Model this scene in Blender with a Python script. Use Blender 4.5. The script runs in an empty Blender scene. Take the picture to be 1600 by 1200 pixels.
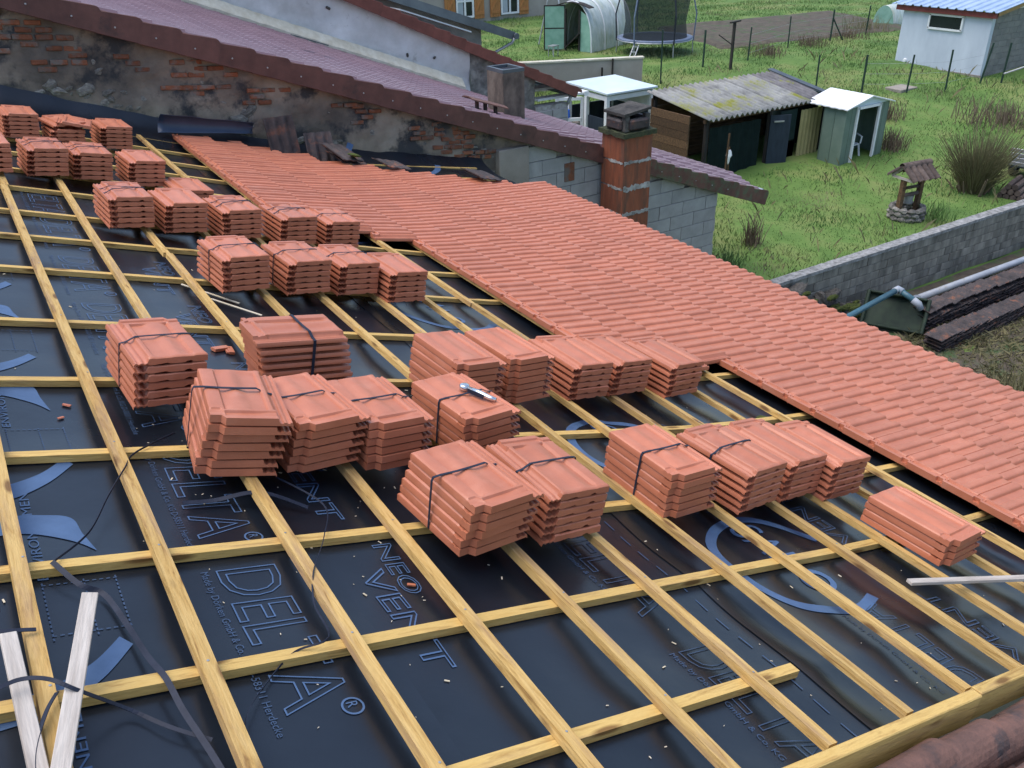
import bpy, bmesh, math, random
import numpy as np
from mathutils import Vector, Matrix, Euler, noise as mnoise

R = math.radians
random.seed(7)
scene = bpy.context.scene
COL = scene.collection

# ------------------------------------------------------------------ camera, sky, sun, exposure
TH = R(18.0)                                   # pitch of the roof that is being tiled
CAM_POS = Vector((0.554, 0.0, 1.705))
RIGHT = Vector((0.8432425, -0.5371158, -0.0211821))
DOWN = Vector((-0.2800940, -0.4054159, -0.8701640))
FWD = Vector((0.4587913, 0.7396922, -0.4923068))
cam_data = bpy.data.cameras.new('camera')
cam = bpy.data.objects.new('camera', cam_data)
COL.objects.link(cam)
cam_data.sensor_width = 36.0
cam_data.lens = 36.0 * 1345.5 / 1600.0
cam_data.clip_start = 0.05
cam_data.clip_end = 2000.0
cm = Matrix((( RIGHT.x, -DOWN.x, -FWD.x, CAM_POS.x), (RIGHT.y, -DOWN.y, -FWD.y, CAM_POS.y), (RIGHT.z, -DOWN.z, -FWD.z, CAM_POS.z), (0, 0, 0, 1)))
cam.matrix_world = cm
scene.camera = cam

SUN_EL, SUN_AZ = R(70), R(300)                 # azimuth clockwise from +Y
world = bpy.data.worlds.new('World')
scene.world = world
world.use_nodes = True
wn = world.node_tree
bg = wn.nodes['Background']
sky = wn.nodes.new('ShaderNodeTexSky')
sky.sky_type = 'NISHITA'
sky.sun_disc = False
sky.sun_elevation = SUN_EL
sky.sun_rotation = SUN_AZ
sky.air_density = 1.0
sky.dust_density = 1.5
sky.ozone_density = 1.0
wn.links.new(sky.outputs[0], bg.inputs[0])
bg.inputs[1].default_value = 0.13
sun_d = bpy.data.lights.new('sun', 'SUN')
sun_d.energy = 1.5
sun_d.angle = R(60)
sun_d.color = (1.0, 0.96, 0.9)
sun = bpy.data.objects.new('sun', sun_d)
COL.objects.link(sun)
sdir = Vector((math.sin(SUN_AZ) * math.cos(SUN_EL), math.cos(SUN_AZ) * math.cos(SUN_EL), math.sin(SUN_EL)))
sun.rotation_euler = sdir.to_track_quat('Z', 'Y').to_euler()
scene.view_settings.view_transform = 'Standard'
scene.view_settings.look = 'None'
scene.view_settings.exposure = 1.02
scene.view_settings.gamma = 1.0
scene.view_settings.use_curve_mapping = False

# ------------------------------------------------------------------ helpers
def mat(name, cols, rough=0.7, scale=5.0, detail=5.0, bump=0.0, bscale=None, stretch=(1, 1, 1), rand=0.0, spec=0.4,
        metal=0.0, rrange=0.0, patch=None, alpha=None, coat=0.0, distort=0.0, knots=None):
    """procedural material: noise through a colour ramp, optional second patchy colour, bump, per-object variation"""
    m = bpy.data.materials.new(name)
    m.use_nodes = True
    nt = m.node_tree
    N, L = nt.nodes, nt.links
    b = N['Principled BSDF']
    tc = N.new('ShaderNodeTexCoord')
    oi = N.new('ShaderNodeObjectInfo')
    off = N.new('ShaderNodeVectorMath'); off.operation = 'MULTIPLY_ADD'
    L.new(tc.outputs['Object'], off.inputs[0])
    off.inputs[1].default_value = stretch
    cx = N.new('ShaderNodeCombineXYZ')
    mul = N.new('ShaderNodeMath'); mul.operation = 'MULTIPLY'; mul.inputs[1].default_value = 37.0
    L.new(oi.outputs['Random'], mul.inputs[0])
    for k in range(3): L.new(mul.outputs[0], cx.inputs[k])
    L.new(cx.outputs[0], off.inputs[2])
    no = N.new('ShaderNodeTexNoise')
    no.inputs['Scale'].default_value = scale
    no.inputs['Detail'].default_value = detail
    no.inputs['Roughness'].default_value = 0.6
    no.inputs['Distortion'].default_value = distort
    L.new(off.outputs[0], no.inputs['Vector'])
    rp = N.new('ShaderNodeValToRGB')
    el = rp.color_ramp.elements
    while len(el) > len(cols): el.remove(el[-1])
    while len(el) < len(cols): el.new(0.5)
    for e, (p, c) in zip(el, cols): e.position = p; e.color = (c[0], c[1], c[2], 1)
    L.new(no.outputs['Fac'], rp.inputs[0])
    out = rp.outputs[0]
    if patch:                                   # patch = (colour, scale, lo, hi)
        pc, ps, lo, hi = patch
        pn = N.new('ShaderNodeTexNoise'); pn.inputs['Scale'].default_value = ps; pn.inputs['Detail'].default_value = 6
        pn.inputs['Roughness'].default_value = 0.65
        L.new(off.outputs[0], pn.inputs['Vector'])
        mr = N.new('ShaderNodeMapRange'); mr.inputs[1].default_value = lo; mr.inputs[2].default_value = hi
        L.new(pn.outputs['Fac'], mr.inputs[0])
        mx = N.new('ShaderNodeMixRGB'); mx.inputs[2].default_value = (pc[0], pc[1], pc[2], 1)
        L.new(mr.outputs[0], mx.inputs[0]); L.new(out, mx.inputs[1]); out = mx.outputs[0]
    if knots:                                   # knots = (colour, vector scale)
        kv = N.new('ShaderNodeVectorMath'); kv.operation = 'MULTIPLY_ADD'; kv.inputs[1].default_value = knots[1]
        L.new(tc.outputs['Object'], kv.inputs[0]); L.new(cx.outputs[0], kv.inputs[2])
        vo = N.new('ShaderNodeTexVoronoi'); vo.inputs['Scale'].default_value = 1.0
        L.new(kv.outputs[0], vo.inputs['Vector'])
        kr = N.new('ShaderNodeMapRange'); kr.inputs[1].default_value = 0.10; kr.inputs[2].default_value = 0.20; kr.inputs[3].default_value = 0.85; kr.inputs[4].default_value = 0.0
        L.new(vo.outputs['Distance'], kr.inputs[0])
        mk = N.new('ShaderNodeMixRGB'); mk.inputs[2].default_value = (*knots[0], 1)
        L.new(kr.outputs[0], mk.inputs[0]); L.new(out, mk.inputs[1]); out = mk.outputs[0]
    if rand:
        hs = N.new('ShaderNodeHueSaturation')
        mv = N.new('ShaderNodeMapRange'); mv.inputs[3].default_value = 1 - rand; mv.inputs[4].default_value = 1 + rand
        L.new(oi.outputs['Random'], mv.inputs[0]); L.new(mv.outputs[0], hs.inputs['Value'])
        L.new(out, hs.inputs['Color']); out = hs.outputs[0]
    L.new(out, b.inputs['Base Color'])
    b.inputs['Roughness'].default_value = rough
    b.inputs['Specular IOR Level'].default_value = spec
    b.inputs['Metallic'].default_value = metal
    b.inputs['Coat Weight'].default_value = coat
    if rrange:
        mr2 = N.new('ShaderNodeMapRange'); mr2.inputs[3].default_value = rough - rrange; mr2.inputs[4].default_value = rough + rrange
        n3 = N.new('ShaderNodeTexNoise'); n3.inputs['Scale'].default_value = scale * 0.37; n3.inputs['Detail'].default_value = 4
        L.new(off.outputs[0], n3.inputs['Vector'])
        L.new(n3.outputs['Fac'], mr2.inputs[0]); L.new(mr2.outputs[0], b.inputs['Roughness'])
    if alpha is not None: b.inputs['Alpha'].default_value = alpha
    if bump:
        bn = N.new('ShaderNodeTexNoise'); bn.inputs['Scale'].default_value = bscale or scale * 3; bn.inputs['Detail'].default_value = 5
        L.new(off.outputs[0], bn.inputs['Vector'])
        bp = N.new('ShaderNodeBump'); bp.inputs['Strength'].default_value = bump; bp.inputs['Distance'].default_value = 0.02
        L.new(bn.outputs['Fac'], bp.inputs['Height']); L.new(bp.outputs[0], b.inputs['Normal'])
    return m

M = {}
M['tile'] = mat('terracotta', [(0.3, (0.420, 0.134, 0.068)), (0.7, (0.495, 0.167, 0.090))], rough=0.45, scale=7, bump=0.08, bscale=160, rand=0.08, patch=((0.50, 0.205, 0.13), 3.5, 0.56, 0.85), spec=0.6, rrange=0.1)
M['wood'] = mat('batten_wood', [(0.28, (0.24, 0.125, 0.04)), (0.42, (0.48, 0.295, 0.095)), (0.62, (0.58, 0.385, 0.145)), (0.8, (0.40, 0.235, 0.075))], rough=0.7, scale=9, stretch=(5, 0.55, 5), bump=0.25, bscale=26, rand=0.13, distort=0.6, spec=0.25, patch=((0.33, 0.205, 0.115), 3.0, 0.50, 0.72), knots=((0.13, 0.06, 0.025), (11, 3.2, 11)))
M['wood_yellow'] = mat('treated_wood', [(0.28, (0.36, 0.205, 0.06)), (0.5, (0.60, 0.40, 0.135)), (0.75, (0.50, 0.31, 0.09))], rough=0.65, scale=9, stretch=(5, 0.55, 5), bump=0.2, bscale=26, rand=0.1, distort=0.6, spec=0.25, patch=((0.36, 0.22, 0.10), 4.0, 0.54, 0.74), knots=((0.15, 0.07, 0.02), (11, 2.6, 11)))
M['lath'] = mat('grey_lath', [(0.3, (0.34, 0.29, 0.25)), (0.7, (0.58, 0.52, 0.46))], rough=0.75, scale=7, stretch=(5, 0.5, 5), bump=0.2, bscale=25)
M['membrane'] = mat('membrane', [(0.35, (0.0045, 0.0068, 0.0115)), (0.65, (0.008, 0.0118, 0.019))], rough=0.30, scale=2.2, bump=0.10, bscale=6, rrange=0.10, spec=0.6)
M['membrane_back'] = mat('membrane_back', [(0.35, (0.030, 0.045, 0.080)), (0.65, (0.045, 0.065, 0.11))], rough=0.45, scale=3)
M['print'] = mat('print_blue', [(0.3, (0.052, 0.098, 0.19)), (0.7, (0.072, 0.13, 0.245))], rough=0.5, scale=9)
M['print_dim'] = mat('print_dim', [(0.3, (0.032, 0.058, 0.11)), (0.7, (0.046, 0.08, 0.15))], rough=0.5, scale=14)
M['strap'] = mat('strap', [(0.3, (0.014, 0.018, 0.032)), (0.7, (0.024, 0.030, 0.050))], rough=0.55, scale=20, spec=0.2)
M['chip'] = mat('wood_chip', [(0.3, (0.5, 0.42, 0.28)), (0.7, (0.68, 0.6, 0.48))], rough=0.8, scale=20)
M['oldtile'] = mat('old_tile', [(0.3, (0.022, 0.018, 0.020)), (0.55, (0.055, 0.043, 0.043)), (0.75, (0.11, 0.062, 0.047))], rough=0.7, scale=6, bump=0.3, bscale=50, rand=0.2, patch=((0.20, 0.075, 0.040), 5, 0.56, 0.72))
M['oldred'] = mat('old_tile_red', [(0.3, (0.10, 0.055, 0.045)), (0.7, (0.20, 0.10, 0.075))], rough=0.75, scale=9, bump=0.3, bscale=60, rand=0.15, patch=((0.05, 0.042, 0.045), 6, 0.5, 0.66))
M['verge'] = mat('verge_tile', [(0.3, (0.082, 0.036, 0.032)), (0.7, (0.135, 0.060, 0.050))], rough=0.6, scale=5, bump=0.1, bscale=80, rand=0.12, patch=((0.045, 0.030, 0.030), 3, 0.58, 0.75))
M['verge_moss'] = mat('verge_tile_moss', [(0.3, (0.09, 0.04, 0.032)), (0.7, (0.14, 0.07, 0.05))], rough=0.7, scale=5, bump=0.2, bscale=60, rand=0.12, patch=((0.085, 0.095, 0.055), 6, 0.46, 0.62))
M['verge2'] = mat('verge_tile_red', [(0.3, (0.13, 0.042, 0.032)), (0.7, (0.20, 0.066, 0.05))], rough=0.6, scale=5, bump=0.1, bscale=60, rand=0.12)
M['purple'] = mat('brown_roof', [(0.3, (0.19, 0.108, 0.125)), (0.7, (0.265, 0.165, 0.185))], rough=0.38, scale=1.3, spec=0.6)
M['render_old'] = mat('old_render', [(0.26, (0.055, 0.048, 0.044)), (0.40, (0.15, 0.122, 0.10)), (0.54, (0.265, 0.213, 0.165)), (0.70, (0.37, 0.32, 0.26))], rough=0.9, scale=1.1, detail=10, bump=0.9, bscale=9, patch=((0.048, 0.047, 0.050), 2.0, 0.50, 0.60))
M['brick'] = mat('brick_orange', [(0.3, (0.17, 0.062, 0.033)), (0.7, (0.28, 0.10, 0.05))], rough=0.85, scale=12, bump=0.4, bscale=50, rand=0.25, patch=((0.17, 0.14, 0.12), 7, 0.46, 0.62))
M['chimney_brick'] = mat('chimney_brick', [(0.3, (0.185, 0.055, 0.028)), (0.7, (0.29, 0.088, 0.042))], rough=0.7, scale=4, stretch=(3, 3, 0.5), bump=0.1, bscale=30, rand=0.1, patch=((0.095, 0.055, 0.038), 3, 0.5, 0.68))
M['mortar'] = mat('mortar', [(0.3, (0.22, 0.20, 0.18)), (0.7, (0.46, 0.44, 0.42))], rough=0.9, scale=9, bump=0.6, bscale=30, patch=((0.10, 0.085, 0.07), 5, 0.55, 0.7))
M['whitewash'] = mat('whitewash_smear', [(0.3, (0.36, 0.35, 0.34)), (0.7, (0.55, 0.54, 0.53))], rough=0.9, scale=12, bump=0.5, bscale=40)
M['stone'] = mat('rubble_stone', [(0.3, (0.10, 0.095, 0.09)), (0.55, (0.22, 0.20, 0.175)), (0.75, (0.33, 0.32, 0.27))], rough=0.9, scale=5, bump=0.5, bscale=22, rand=0.35)
M['block'] = mat('concrete_block', [(0.3, (0.27, 0.26, 0.25)), (0.7, (0.38, 0.365, 0.355))], rough=0.9, scale=3, bump=0.4, bscale=70, rand=0.08)
M['concrete'] = mat('concrete', [(0.3, (0.23, 0.20, 0.17)), (0.7, (0.32, 0.285, 0.245))], rough=0.9, scale=2, bump=0.3, bscale=40)
M['gardenblock'] = mat('garden_block', [(0.28, (0.075, 0.072, 0.062)), (0.5, (0.19, 0.175, 0.145)), (0.75, (0.34, 0.315, 0.265))], rough=0.9, scale=2.2, detail=8, stretch=(1.5, 1, 0.45), bump=0.5, bscale=25, rand=0.22)
M['coping'] = mat('coping', [(0.3, (0.12, 0.12, 0.115)), (0.7, (0.36, 0.355, 0.35))], rough=0.95, scale=9, bump=0.8, bscale=25)
M['moss'] = mat('moss', [(0.3, (0.022, 0.034, 0.008)), (0.5, (0.05, 0.065, 0.012)), (0.75, (0.13, 0.15, 0.015))], rough=0.95, scale=8, bump=0.9, bscale=30)
M['capmoss'] = mat('cap_moss', [(0.3, (0.030, 0.034, 0.020)), (0.6, (0.055, 0.062, 0.028)), (0.8, (0.10, 0.11, 0.035))], rough=0.95, scale=9, bump=0.9, bscale=30)
M['darkstone'] = mat('dark_stone', [(0.3, (0.030, 0.029, 0.028)), (0.7, (0.11, 0.10, 0.09))], rough=0.95, scale=6, bump=0.8, bscale=20, rand=0.3)
M['white_render'] = mat('white_render', [(0.3, (0.50, 0.49, 0.48)), (0.6, (0.68, 0.67, 0.67)), (0.8, (0.78, 0.77, 0.77))], rough=0.9, scale=1.4, detail=9, bump=0.9, bscale=7, patch=((0.27, 0.25, 0.23), 2.4, 0.62, 0.75))
M['grey_rubble'] = mat('grey_rubble', [(0.3, (0.08, 0.078, 0.07)), (0.5, (0.19, 0.18, 0.165)), (0.7, (0.34, 0.32, 0.29))], rough=0.95, scale=4, detail=9, bump=1.0, bscale=10)
M['flash'] = mat('flashing_mortar', [(0.3, (0.44, 0.40, 0.31)), (0.7, (0.62, 0.59, 0.50))], rough=0.9, scale=4, bump=0.5, bscale=15)
M['zinc'] = mat('zinc', [(0.3, (0.075, 0.09, 0.105)), (0.7, (0.13, 0.15, 0.165))], rough=0.5, scale=2, metal=0.3, rand=0.1)
M['beige'] = mat('beige_render', [(0.3, (0.30, 0.265, 0.235)), (0.7, (0.37, 0.335, 0.30))], rough=0.9, scale=1.5, bump=0.3, bscale=20)
M['shutter'] = mat('shutter_orange', [(0.3, (0.36, 0.145, 0.045)), (0.7, (0.46, 0.20, 0.065))], rough=0.7, scale=4, stretch=(4, 4, 0.6))
M['white'] = mat('white_paint', [(0.3, (0.66, 0.67, 0.68)), (0.7, (0.80, 0.80, 0.80))], rough=0.45, scale=3)
M['glass'] = mat('glass', [(0.3, (0.010, 0.014, 0.020)), (0.7, (0.022, 0.028, 0.034))], rough=0.08, scale=1, spec=0.6)
M['curtain'] = mat('curtain', [(0.3, (0.30, 0.34, 0.38)), (0.7, (0.46, 0.49, 0.52))], rough=0.8, scale=8, stretch=(6, 1, 0.4))
M['film'] = mat('tunnel_film', [(0.3, (0.36, 0.43, 0.40)), (0.7, (0.60, 0.64, 0.60))], rough=0.35, scale=3, stretch=(1, 2.5, 1), patch=((0.34, 0.36, 0.22), 1.2, 0.5, 0.75), bump=0.4, bscale=6)
M['film_green'] = mat('tunnel_door_film', [(0.3, (0.17, 0.33, 0.25)), (0.7, (0.27, 0.45, 0.36))], rough=0.35, scale=3)
M['darkgreen'] = mat('dark_green_net', [(0.3, (0.006, 0.018, 0.017)), (0.7, (0.013, 0.034, 0.032))], rough=0.8, scale=4)
M['net'] = mat('trampoline_net', [(0.3, (0.010, 0.018, 0.020)), (0.7, (0.018, 0.028, 0.030))], rough=0.8, scale=4, alpha=0.62)
M['black'] = mat('black_mat', [(0.3, (0.010, 0.012, 0.020)), (0.7, (0.018, 0.022, 0.036))], rough=0.6, scale=4)
M['pad'] = mat('pad_blue', [(0.3, (0.10, 0.13, 0.20)), (0.7, (0.17, 0.21, 0.30))], rough=0.5, scale=6)
M['steel'] = mat('steel', [(0.3, (0.28, 0.29, 0.30)), (0.7, (0.42, 0.43, 0.44))], rough=0.4, scale=8, metal=0.5)
M['chrome'] = mat('chrome', [(0.3, (0.55, 0.57, 0.58)), (0.7, (0.7, 0.72, 0.73))], rough=0.22, scale=8, metal=0.9)
M['post'] = mat('green_post', [(0.3, (0.010, 0.030, 0.020)), (0.7, (0.020, 0.048, 0.034))], rough=0.6, scale=6)
M['lightblue'] = mat('pale_roof', [(0.3, (0.50, 0.60, 0.64)), (0.7, (0.62, 0.70, 0.73))], rough=0.4, scale=1.2)
M['corr'] = mat('fibre_cement', [(0.3, (0.15, 0.15, 0.145)), (0.7, (0.34, 0.34, 0.325))], rough=0.9, scale=2.6, bump=0.3, bscale=30, patch=((0.20, 0.205, 0.04), 1.3, 0.52, 0.64))
M['corr_dark'] = mat('fibre_cement_dark', [(0.3, (0.09, 0.085, 0.09)), (0.7, (0.21, 0.20, 0.205))], rough=0.9, scale=2.5, bump=0.3, bscale=30, patch=((0.21, 0.22, 0.03), 1.0, 0.58, 0.66))
M['corr_yellow'] = mat('corrugated_yellow', [(0.3, (0.27, 0.23, 0.10)), (0.7, (0.40, 0.35, 0.17))], rough=0.85, scale=2.0, stretch=(1, 1, 0.5), bump=0.2, bscale=20, patch=((0.12, 0.105, 0.06), 2, 0.56, 0.72))
M['galv'] = mat('galvanised', [(0.3, (0.24, 0.29, 0.31)), (0.7, (0.36, 0.42, 0.44))], rough=0.5, scale=3, metal=0.2)
M['brown_wood'] = mat('brown_planks', [(0.3, (0.055, 0.032, 0.018)), (0.7, (0.15, 0.085, 0.04))], rough=0.85, scale=5, stretch=(0.6, 4, 4), bump=0.3, bscale=20, rand=0.3)
M['dark_wood'] = mat('dark_wood', [(0.3, (0.014, 0.013, 0.013)), (0.7, (0.045, 0.038, 0.032))], rough=0.9, scale=5, stretch=(3, 3, 0.6), rand=0.25)
M['navy'] = mat('navy_board', [(0.3, (0.012, 0.020, 0.032)), (0.7, (0.024, 0.036, 0.055))], rough=0.7, scale=3, stretch=(3, 3, 0.6))
M['sage'] = mat('sage_metal', [(0.3, (0.105, 0.155, 0.125)), (0.7, (0.155, 0.205, 0.17))], rough=0.5, scale=2, rand=0.08)
M['shedwhite'] = mat('shed_render', [(0.3, (0.44, 0.49, 0.56)), (0.7, (0.56, 0.61, 0.68))], rough=0.85, scale=1.1, stretch=(1, 1.6, 0.5), bump=0.2, bscale=20)
M['blueroof'] = mat('blue_sheet', [(0.3, (0.26, 0.36, 0.52)), (0.7, (0.38, 0.48, 0.63))], rough=0.4, scale=2)
M['fascia_red'] = mat('fascia_red', [(0.3, (0.16, 0.035, 0.03)), (0.7, (0.22, 0.05, 0.042))], rough=0.6, scale=4)
M['ochre'] = mat('ochre_wood', [(0.3, (0.32, 0.19, 0.08)), (0.7, (0.42, 0.26, 0.11))], rough=0.7, scale=4)
M['shedblock'] = mat('shed_block', [(0.3, (0.16, 0.16, 0.155)), (0.7, (0.25, 0.24, 0.225))], rough=0.9, scale=2.5, bump=0.3, bscale=30, rand=0.12)
M['bluepipe'] = mat('blue_pipe', [(0.3, (0.04, 0.10, 0.135)), (0.7, (0.065, 0.15, 0.185))], rough=0.4, scale=4)
M['greypipe'] = mat('grey_pipe', [(0.3, (0.26, 0.29, 0.34)), (0.7, (0.38, 0.41, 0.46))], rough=0.45, scale=3, patch=((0.25, 0.25, 0.24), 6, 0.55, 0.7))
M['crate'] = mat('crate_green', [(0.3, (0.006, 0.015, 0.010)), (0.7, (0.018, 0.035, 0.018))], rough=0.7, scale=6)
M['bluebag'] = mat('blue_bag', [(0.3, (0.01, 0.09, 0.50)), (0.7, (0.02, 0.16, 0.70))], rough=0.4, scale=6)
M['plastic'] = mat('white_plastic', [(0.3, (0.62, 0.64, 0.66)), (0.7, (0.72, 0.73, 0.74))], rough=0.45, scale=4)
M['rubber'] = mat('tyre', [(0.3, (0.012, 0.012, 0.013)), (0.7, (0.025, 0.025, 0.026))], rough=0.8, scale=8)
M['stem'] = mat('bush_stem', [(0.3, (0.085, 0.080, 0.035)), (0.7, (0.16, 0.145, 0.07))], rough=0.8, scale=6)
M['log'] = mat('log_bark', [(0.3, (0.045, 0.032, 0.028)), (0.7, (0.13, 0.095, 0.08))], rough=0.9, scale=7, bump=0.5, bscale=30, rand=0.3)
M['grass'] = mat('grass_blades', [(0.28, (0.045, 0.115, 0.024)), (0.47, (0.092, 0.180, 0.042)), (0.58, (0.165, 0.205, 0.075)), (0.69, (0.27, 0.235, 0.13))], rough=0.75, scale=0.45, detail=9)
M['dry'] = mat('dry_grass', [(0.3, (0.085, 0.085, 0.035)), (0.55, (0.19, 0.17, 0.085)), (0.75, (0.27, 0.235, 0.135))], rough=0.85, scale=1.3, detail=8)
M['twig'] = mat('dead_twig', [(0.3, (0.10, 0.07, 0.05)), (0.7, (0.20, 0.15, 0.10))], rough=0.85, scale=4)
M['ground'] = mat('ground', [(0.28, (0.055, 0.115, 0.020)), (0.48, (0.10, 0.175, 0.036)), (0.64, (0.17, 0.20, 0.062)), (0.8, (0.20, 0.165, 0.09))], rough=0.95, scale=0.5, detail=10, bump=0.9, bscale=9)
M['soil'] = mat('soil', [(0.3, (0.050, 0.040, 0.030)), (0.7, (0.11, 0.09, 0.065))], rough=0.95, scale=3, bump=0.9, bscale=8, patch=((0.05, 0.085, 0.03), 1.6, 0.52, 0.66))
M['roughcast'] = mat('house_wall', [(0.3, (0.32, 0.29, 0.25)), (0.7, (0.40, 0.37, 0.32))], rough=0.9, scale=2, bump=0.3, bscale=40)
M['chimney_dark'] = mat('chimney_stained', [(0.3, (0.035, 0.030, 0.027)), (0.5, (0.13, 0.105, 0.085)), (0.75, (0.25, 0.21, 0.17))], rough=0.9, scale=2.2, stretch=(1.5, 1.5, 0.8), bump=0.4, bscale=20)

def tag(o, label=None, cat=None, group=None, kind=None):
    if label: o['label'] = label
    if cat: o['category'] = cat
    if group: o['group'] = group
    if kind: o['kind'] = kind
    return o

def empty(name, loc=(0, 0, 0), rz=0.0, label=None, cat=None, group=None, mw=None):
    o = bpy.data.objects.new(name, None)
    COL.objects.link(o)
    o.empty_display_size = 0.1
    if mw is not None: o.matrix_world = mw
    else:
        o.location = loc; o.rotation_euler = (0, 0, rz)
    return tag(o, label, cat, group)

def link(name, me, material, parent=None, mtx=None):
    o = bpy.data.objects.new(name, me)
    COL.objects.link(o)
    if material is not None and len(me.materials) == 0: me.materials.append(material)
    if parent is not None: o.parent = parent
    if mtx is not None: o.matrix_local = mtx
    return o

class MB:
    """collects simple shapes into one mesh"""
    def __init__(s): s.v = []; s.f = []
    def add(s, vs, fs):
        n = len(s.v); s.v += [tuple(p) for p in vs]; s.f += [tuple(i + n for i in q) for q in fs]; return s
    def box(s, lo, hi, m=None):
        x0, y0, z0 = lo; x1, y1, z1 = hi
        vs = [Vector(p) for p in ((x0, y0, z0), (x1, y0, z0), (x1, y1, z0), (x0, y1, z0), (x0, y0, z1), (x1, y0, z1), (x1, y1, z1), (x0, y1, z1))]
        if m is not None: vs = [m @ p for p in vs]
        return s.add(vs, [(0, 3, 2, 1), (4, 5, 6, 7), (0, 1, 5, 4), (1, 2, 6, 5), (2, 3, 7, 6), (3, 0, 4, 7)])
    def bar(s, a, b, w, h=None, up=(0, 0, 1)):
        a, b = Vector(a), Vector(b); d = (b - a); L = d.length
        if L < 1e-6: return s
        z = d / L; x = z.cross(Vector(up))
        if x.length < 1e-4: x = z.cross(Vector((1, 0, 0)))
        x.normalize(); y = x.cross(z)
        h = h or w
        m = Matrix((x, y, z)).transposed().to_4x4(); m.translation = a
        return s.box((-w / 2, -h / 2, 0), (w / 2, h / 2, L), m)
    def tube(s, pts, r, n=8, cap=True):
        pts = [Vector(p) for p in pts]; rs = r if isinstance(r, (list, tuple)) else [r] * len(pts)
        base = len(s.v); prev = None
        for i, p in enumerate(pts):
            t = (pts[min(i + 1, len(pts) - 1)] - pts[max(i - 1, 0)]).normalized()
            ref = Vector((0, 0, 1)) if abs(t.z) < 0.95 else Vector((1, 0, 0))
            if prev is not None: x = (prev - t * prev.dot(t))
            else: x = t.cross(ref)
            if x.length < 1e-5: x = t.cross(ref)
            x.normalize(); y = t.cross(x); prev = x
            for k in range(n):
                a = 2 * math.pi * k / n
                s.v.append(tuple(p + (x * math.cos(a) + y * math.sin(a)) * rs[i]))
        for i in range(len(pts) - 1):
            for k in range(n):
                k2 = (k + 1) % n
                s.f.append((base + i * n + k, base + i * n + k2, base + (i + 1) * n + k2, base + (i + 1) * n + k))
        if cap:
            s.f.append(tuple(base + k for k in range(n - 1, -1, -1)))
            s.f.append(tuple(base + (len(pts) - 1) * n + k for k in range(n)))
        return s
    def ribbon(s, pts, w, side=(0, 0, 1), t=0.002):
        """flat strap: pts with width vector along side"""
        pts = [Vector(p) for p in pts]; base = len(s.v); n = len(pts)
        for i, p in enumerate(pts):
            d = (pts[min(i + 1, n - 1)] - pts[max(i - 1, 0)]).normalized()
            sd = Vector(side[i]) if isinstance(side[0], (tuple, list, Vector)) else Vector(side)
            nn = d.cross(sd)
            if nn.length < 1e-5: nn = Vector((0, 0, 1))
            nn.normalize()
            sv = nn.cross(d).normalized() * (w / 2)
            for q in (sv + nn * t / 2, sv - nn * t / 2, -sv - nn * t / 2, -sv + nn * t / 2): s.v.append(tuple(p + q))
        for i in range(n - 1):
            for k in range(4):
                k2 = (k + 1) % 4
                s.f.append((base + 4 * i + k, base + 4 * i + k2, base + 4 * i + 4 + k2, base + 4 * i + 4 + k))
        s.f.append((base, base + 1, base + 2, base + 3)); e = base + 4 * (n - 1); s.f.append((e + 3, e + 2, e + 1, e))
        return s
    def grid(s, fn, nu, nv):
        base = len(s.v)
        for i in range(nu + 1):
            for j in range(nv + 1): s.v.append(tuple(fn(i / nu, j / nv)))
        for i in range(nu):
            for j in range(nv):
                a = base + i * (nv + 1) + j
                s.f.append((a, a + nv + 1, a + nv + 2, a + 1))
        return s
    def sheet(s, fn, nu, nv, t):
        """grid with thickness t along -z"""
        base = len(s.v); s.grid(fn, nu, nv); n = (nu + 1) * (nv + 1)
        s.v += [(p[0], p[1], p[2] - t) for p in s.v[base:base + n]]
        s.f += [tuple(i + n for i in reversed(q)) for q in s.f[-nu * nv:]]
        idx = lambda i, j: base + i * (nv + 1) + j
        rim = [idx(i, 0) for i in range(nu + 1)] + [idx(nu, j) for j in range(1, nv + 1)] + [idx(i, nv) for i in range(nu - 1, -1, -1)] + [idx(0, j) for j in range(nv - 1, 0, -1)]
        for a, b in zip(rim, rim[1:] + rim[:1]): s.f.append((b, a, a + n, b + n))
        return s
    def lathe(s, prof, n=16, m=None):
        base = len(s.v)
        for r, z in prof:
            for k in range(n):
                a = 2 * math.pi * k / n; p = Vector((r * math.cos(a), r * math.sin(a), z))
                s.v.append(tuple(m @ p if m is not None else p))
        for i in range(len(prof) - 1):
            for k in range(n):
                k2 = (k + 1) % n
                s.f.append((base + i * n + k, base + i * n + k2, base + (i + 1) * n + k2, base + (i + 1) * n + k))
        return s
    def mesh(s, name, smooth=False, bevel=0.0):
        me = bpy.data.meshes.new(name); me.from_pydata(s.v, [], s.f); me.update()
        bm = bmesh.new(); bm.from_mesh(me)
        bmesh.ops.recalc_face_normals(bm, faces=bm.faces)
        if bevel: bmesh.ops.bevel(bm, geom=bm.edges[:], offset=bevel, segments=1, affect='EDGES', clamp_overlap=True)
        bm.to_mesh(me); bm.free()
        if smooth:
            for p in me.polygons: p.use_smooth = True
        return me
    def build(s, name, material, parent=None, mtx=None, smooth=False, bevel=0.0):
        return link(name, s.mesh(name, smooth, bevel), M[material], parent, mtx)

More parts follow.
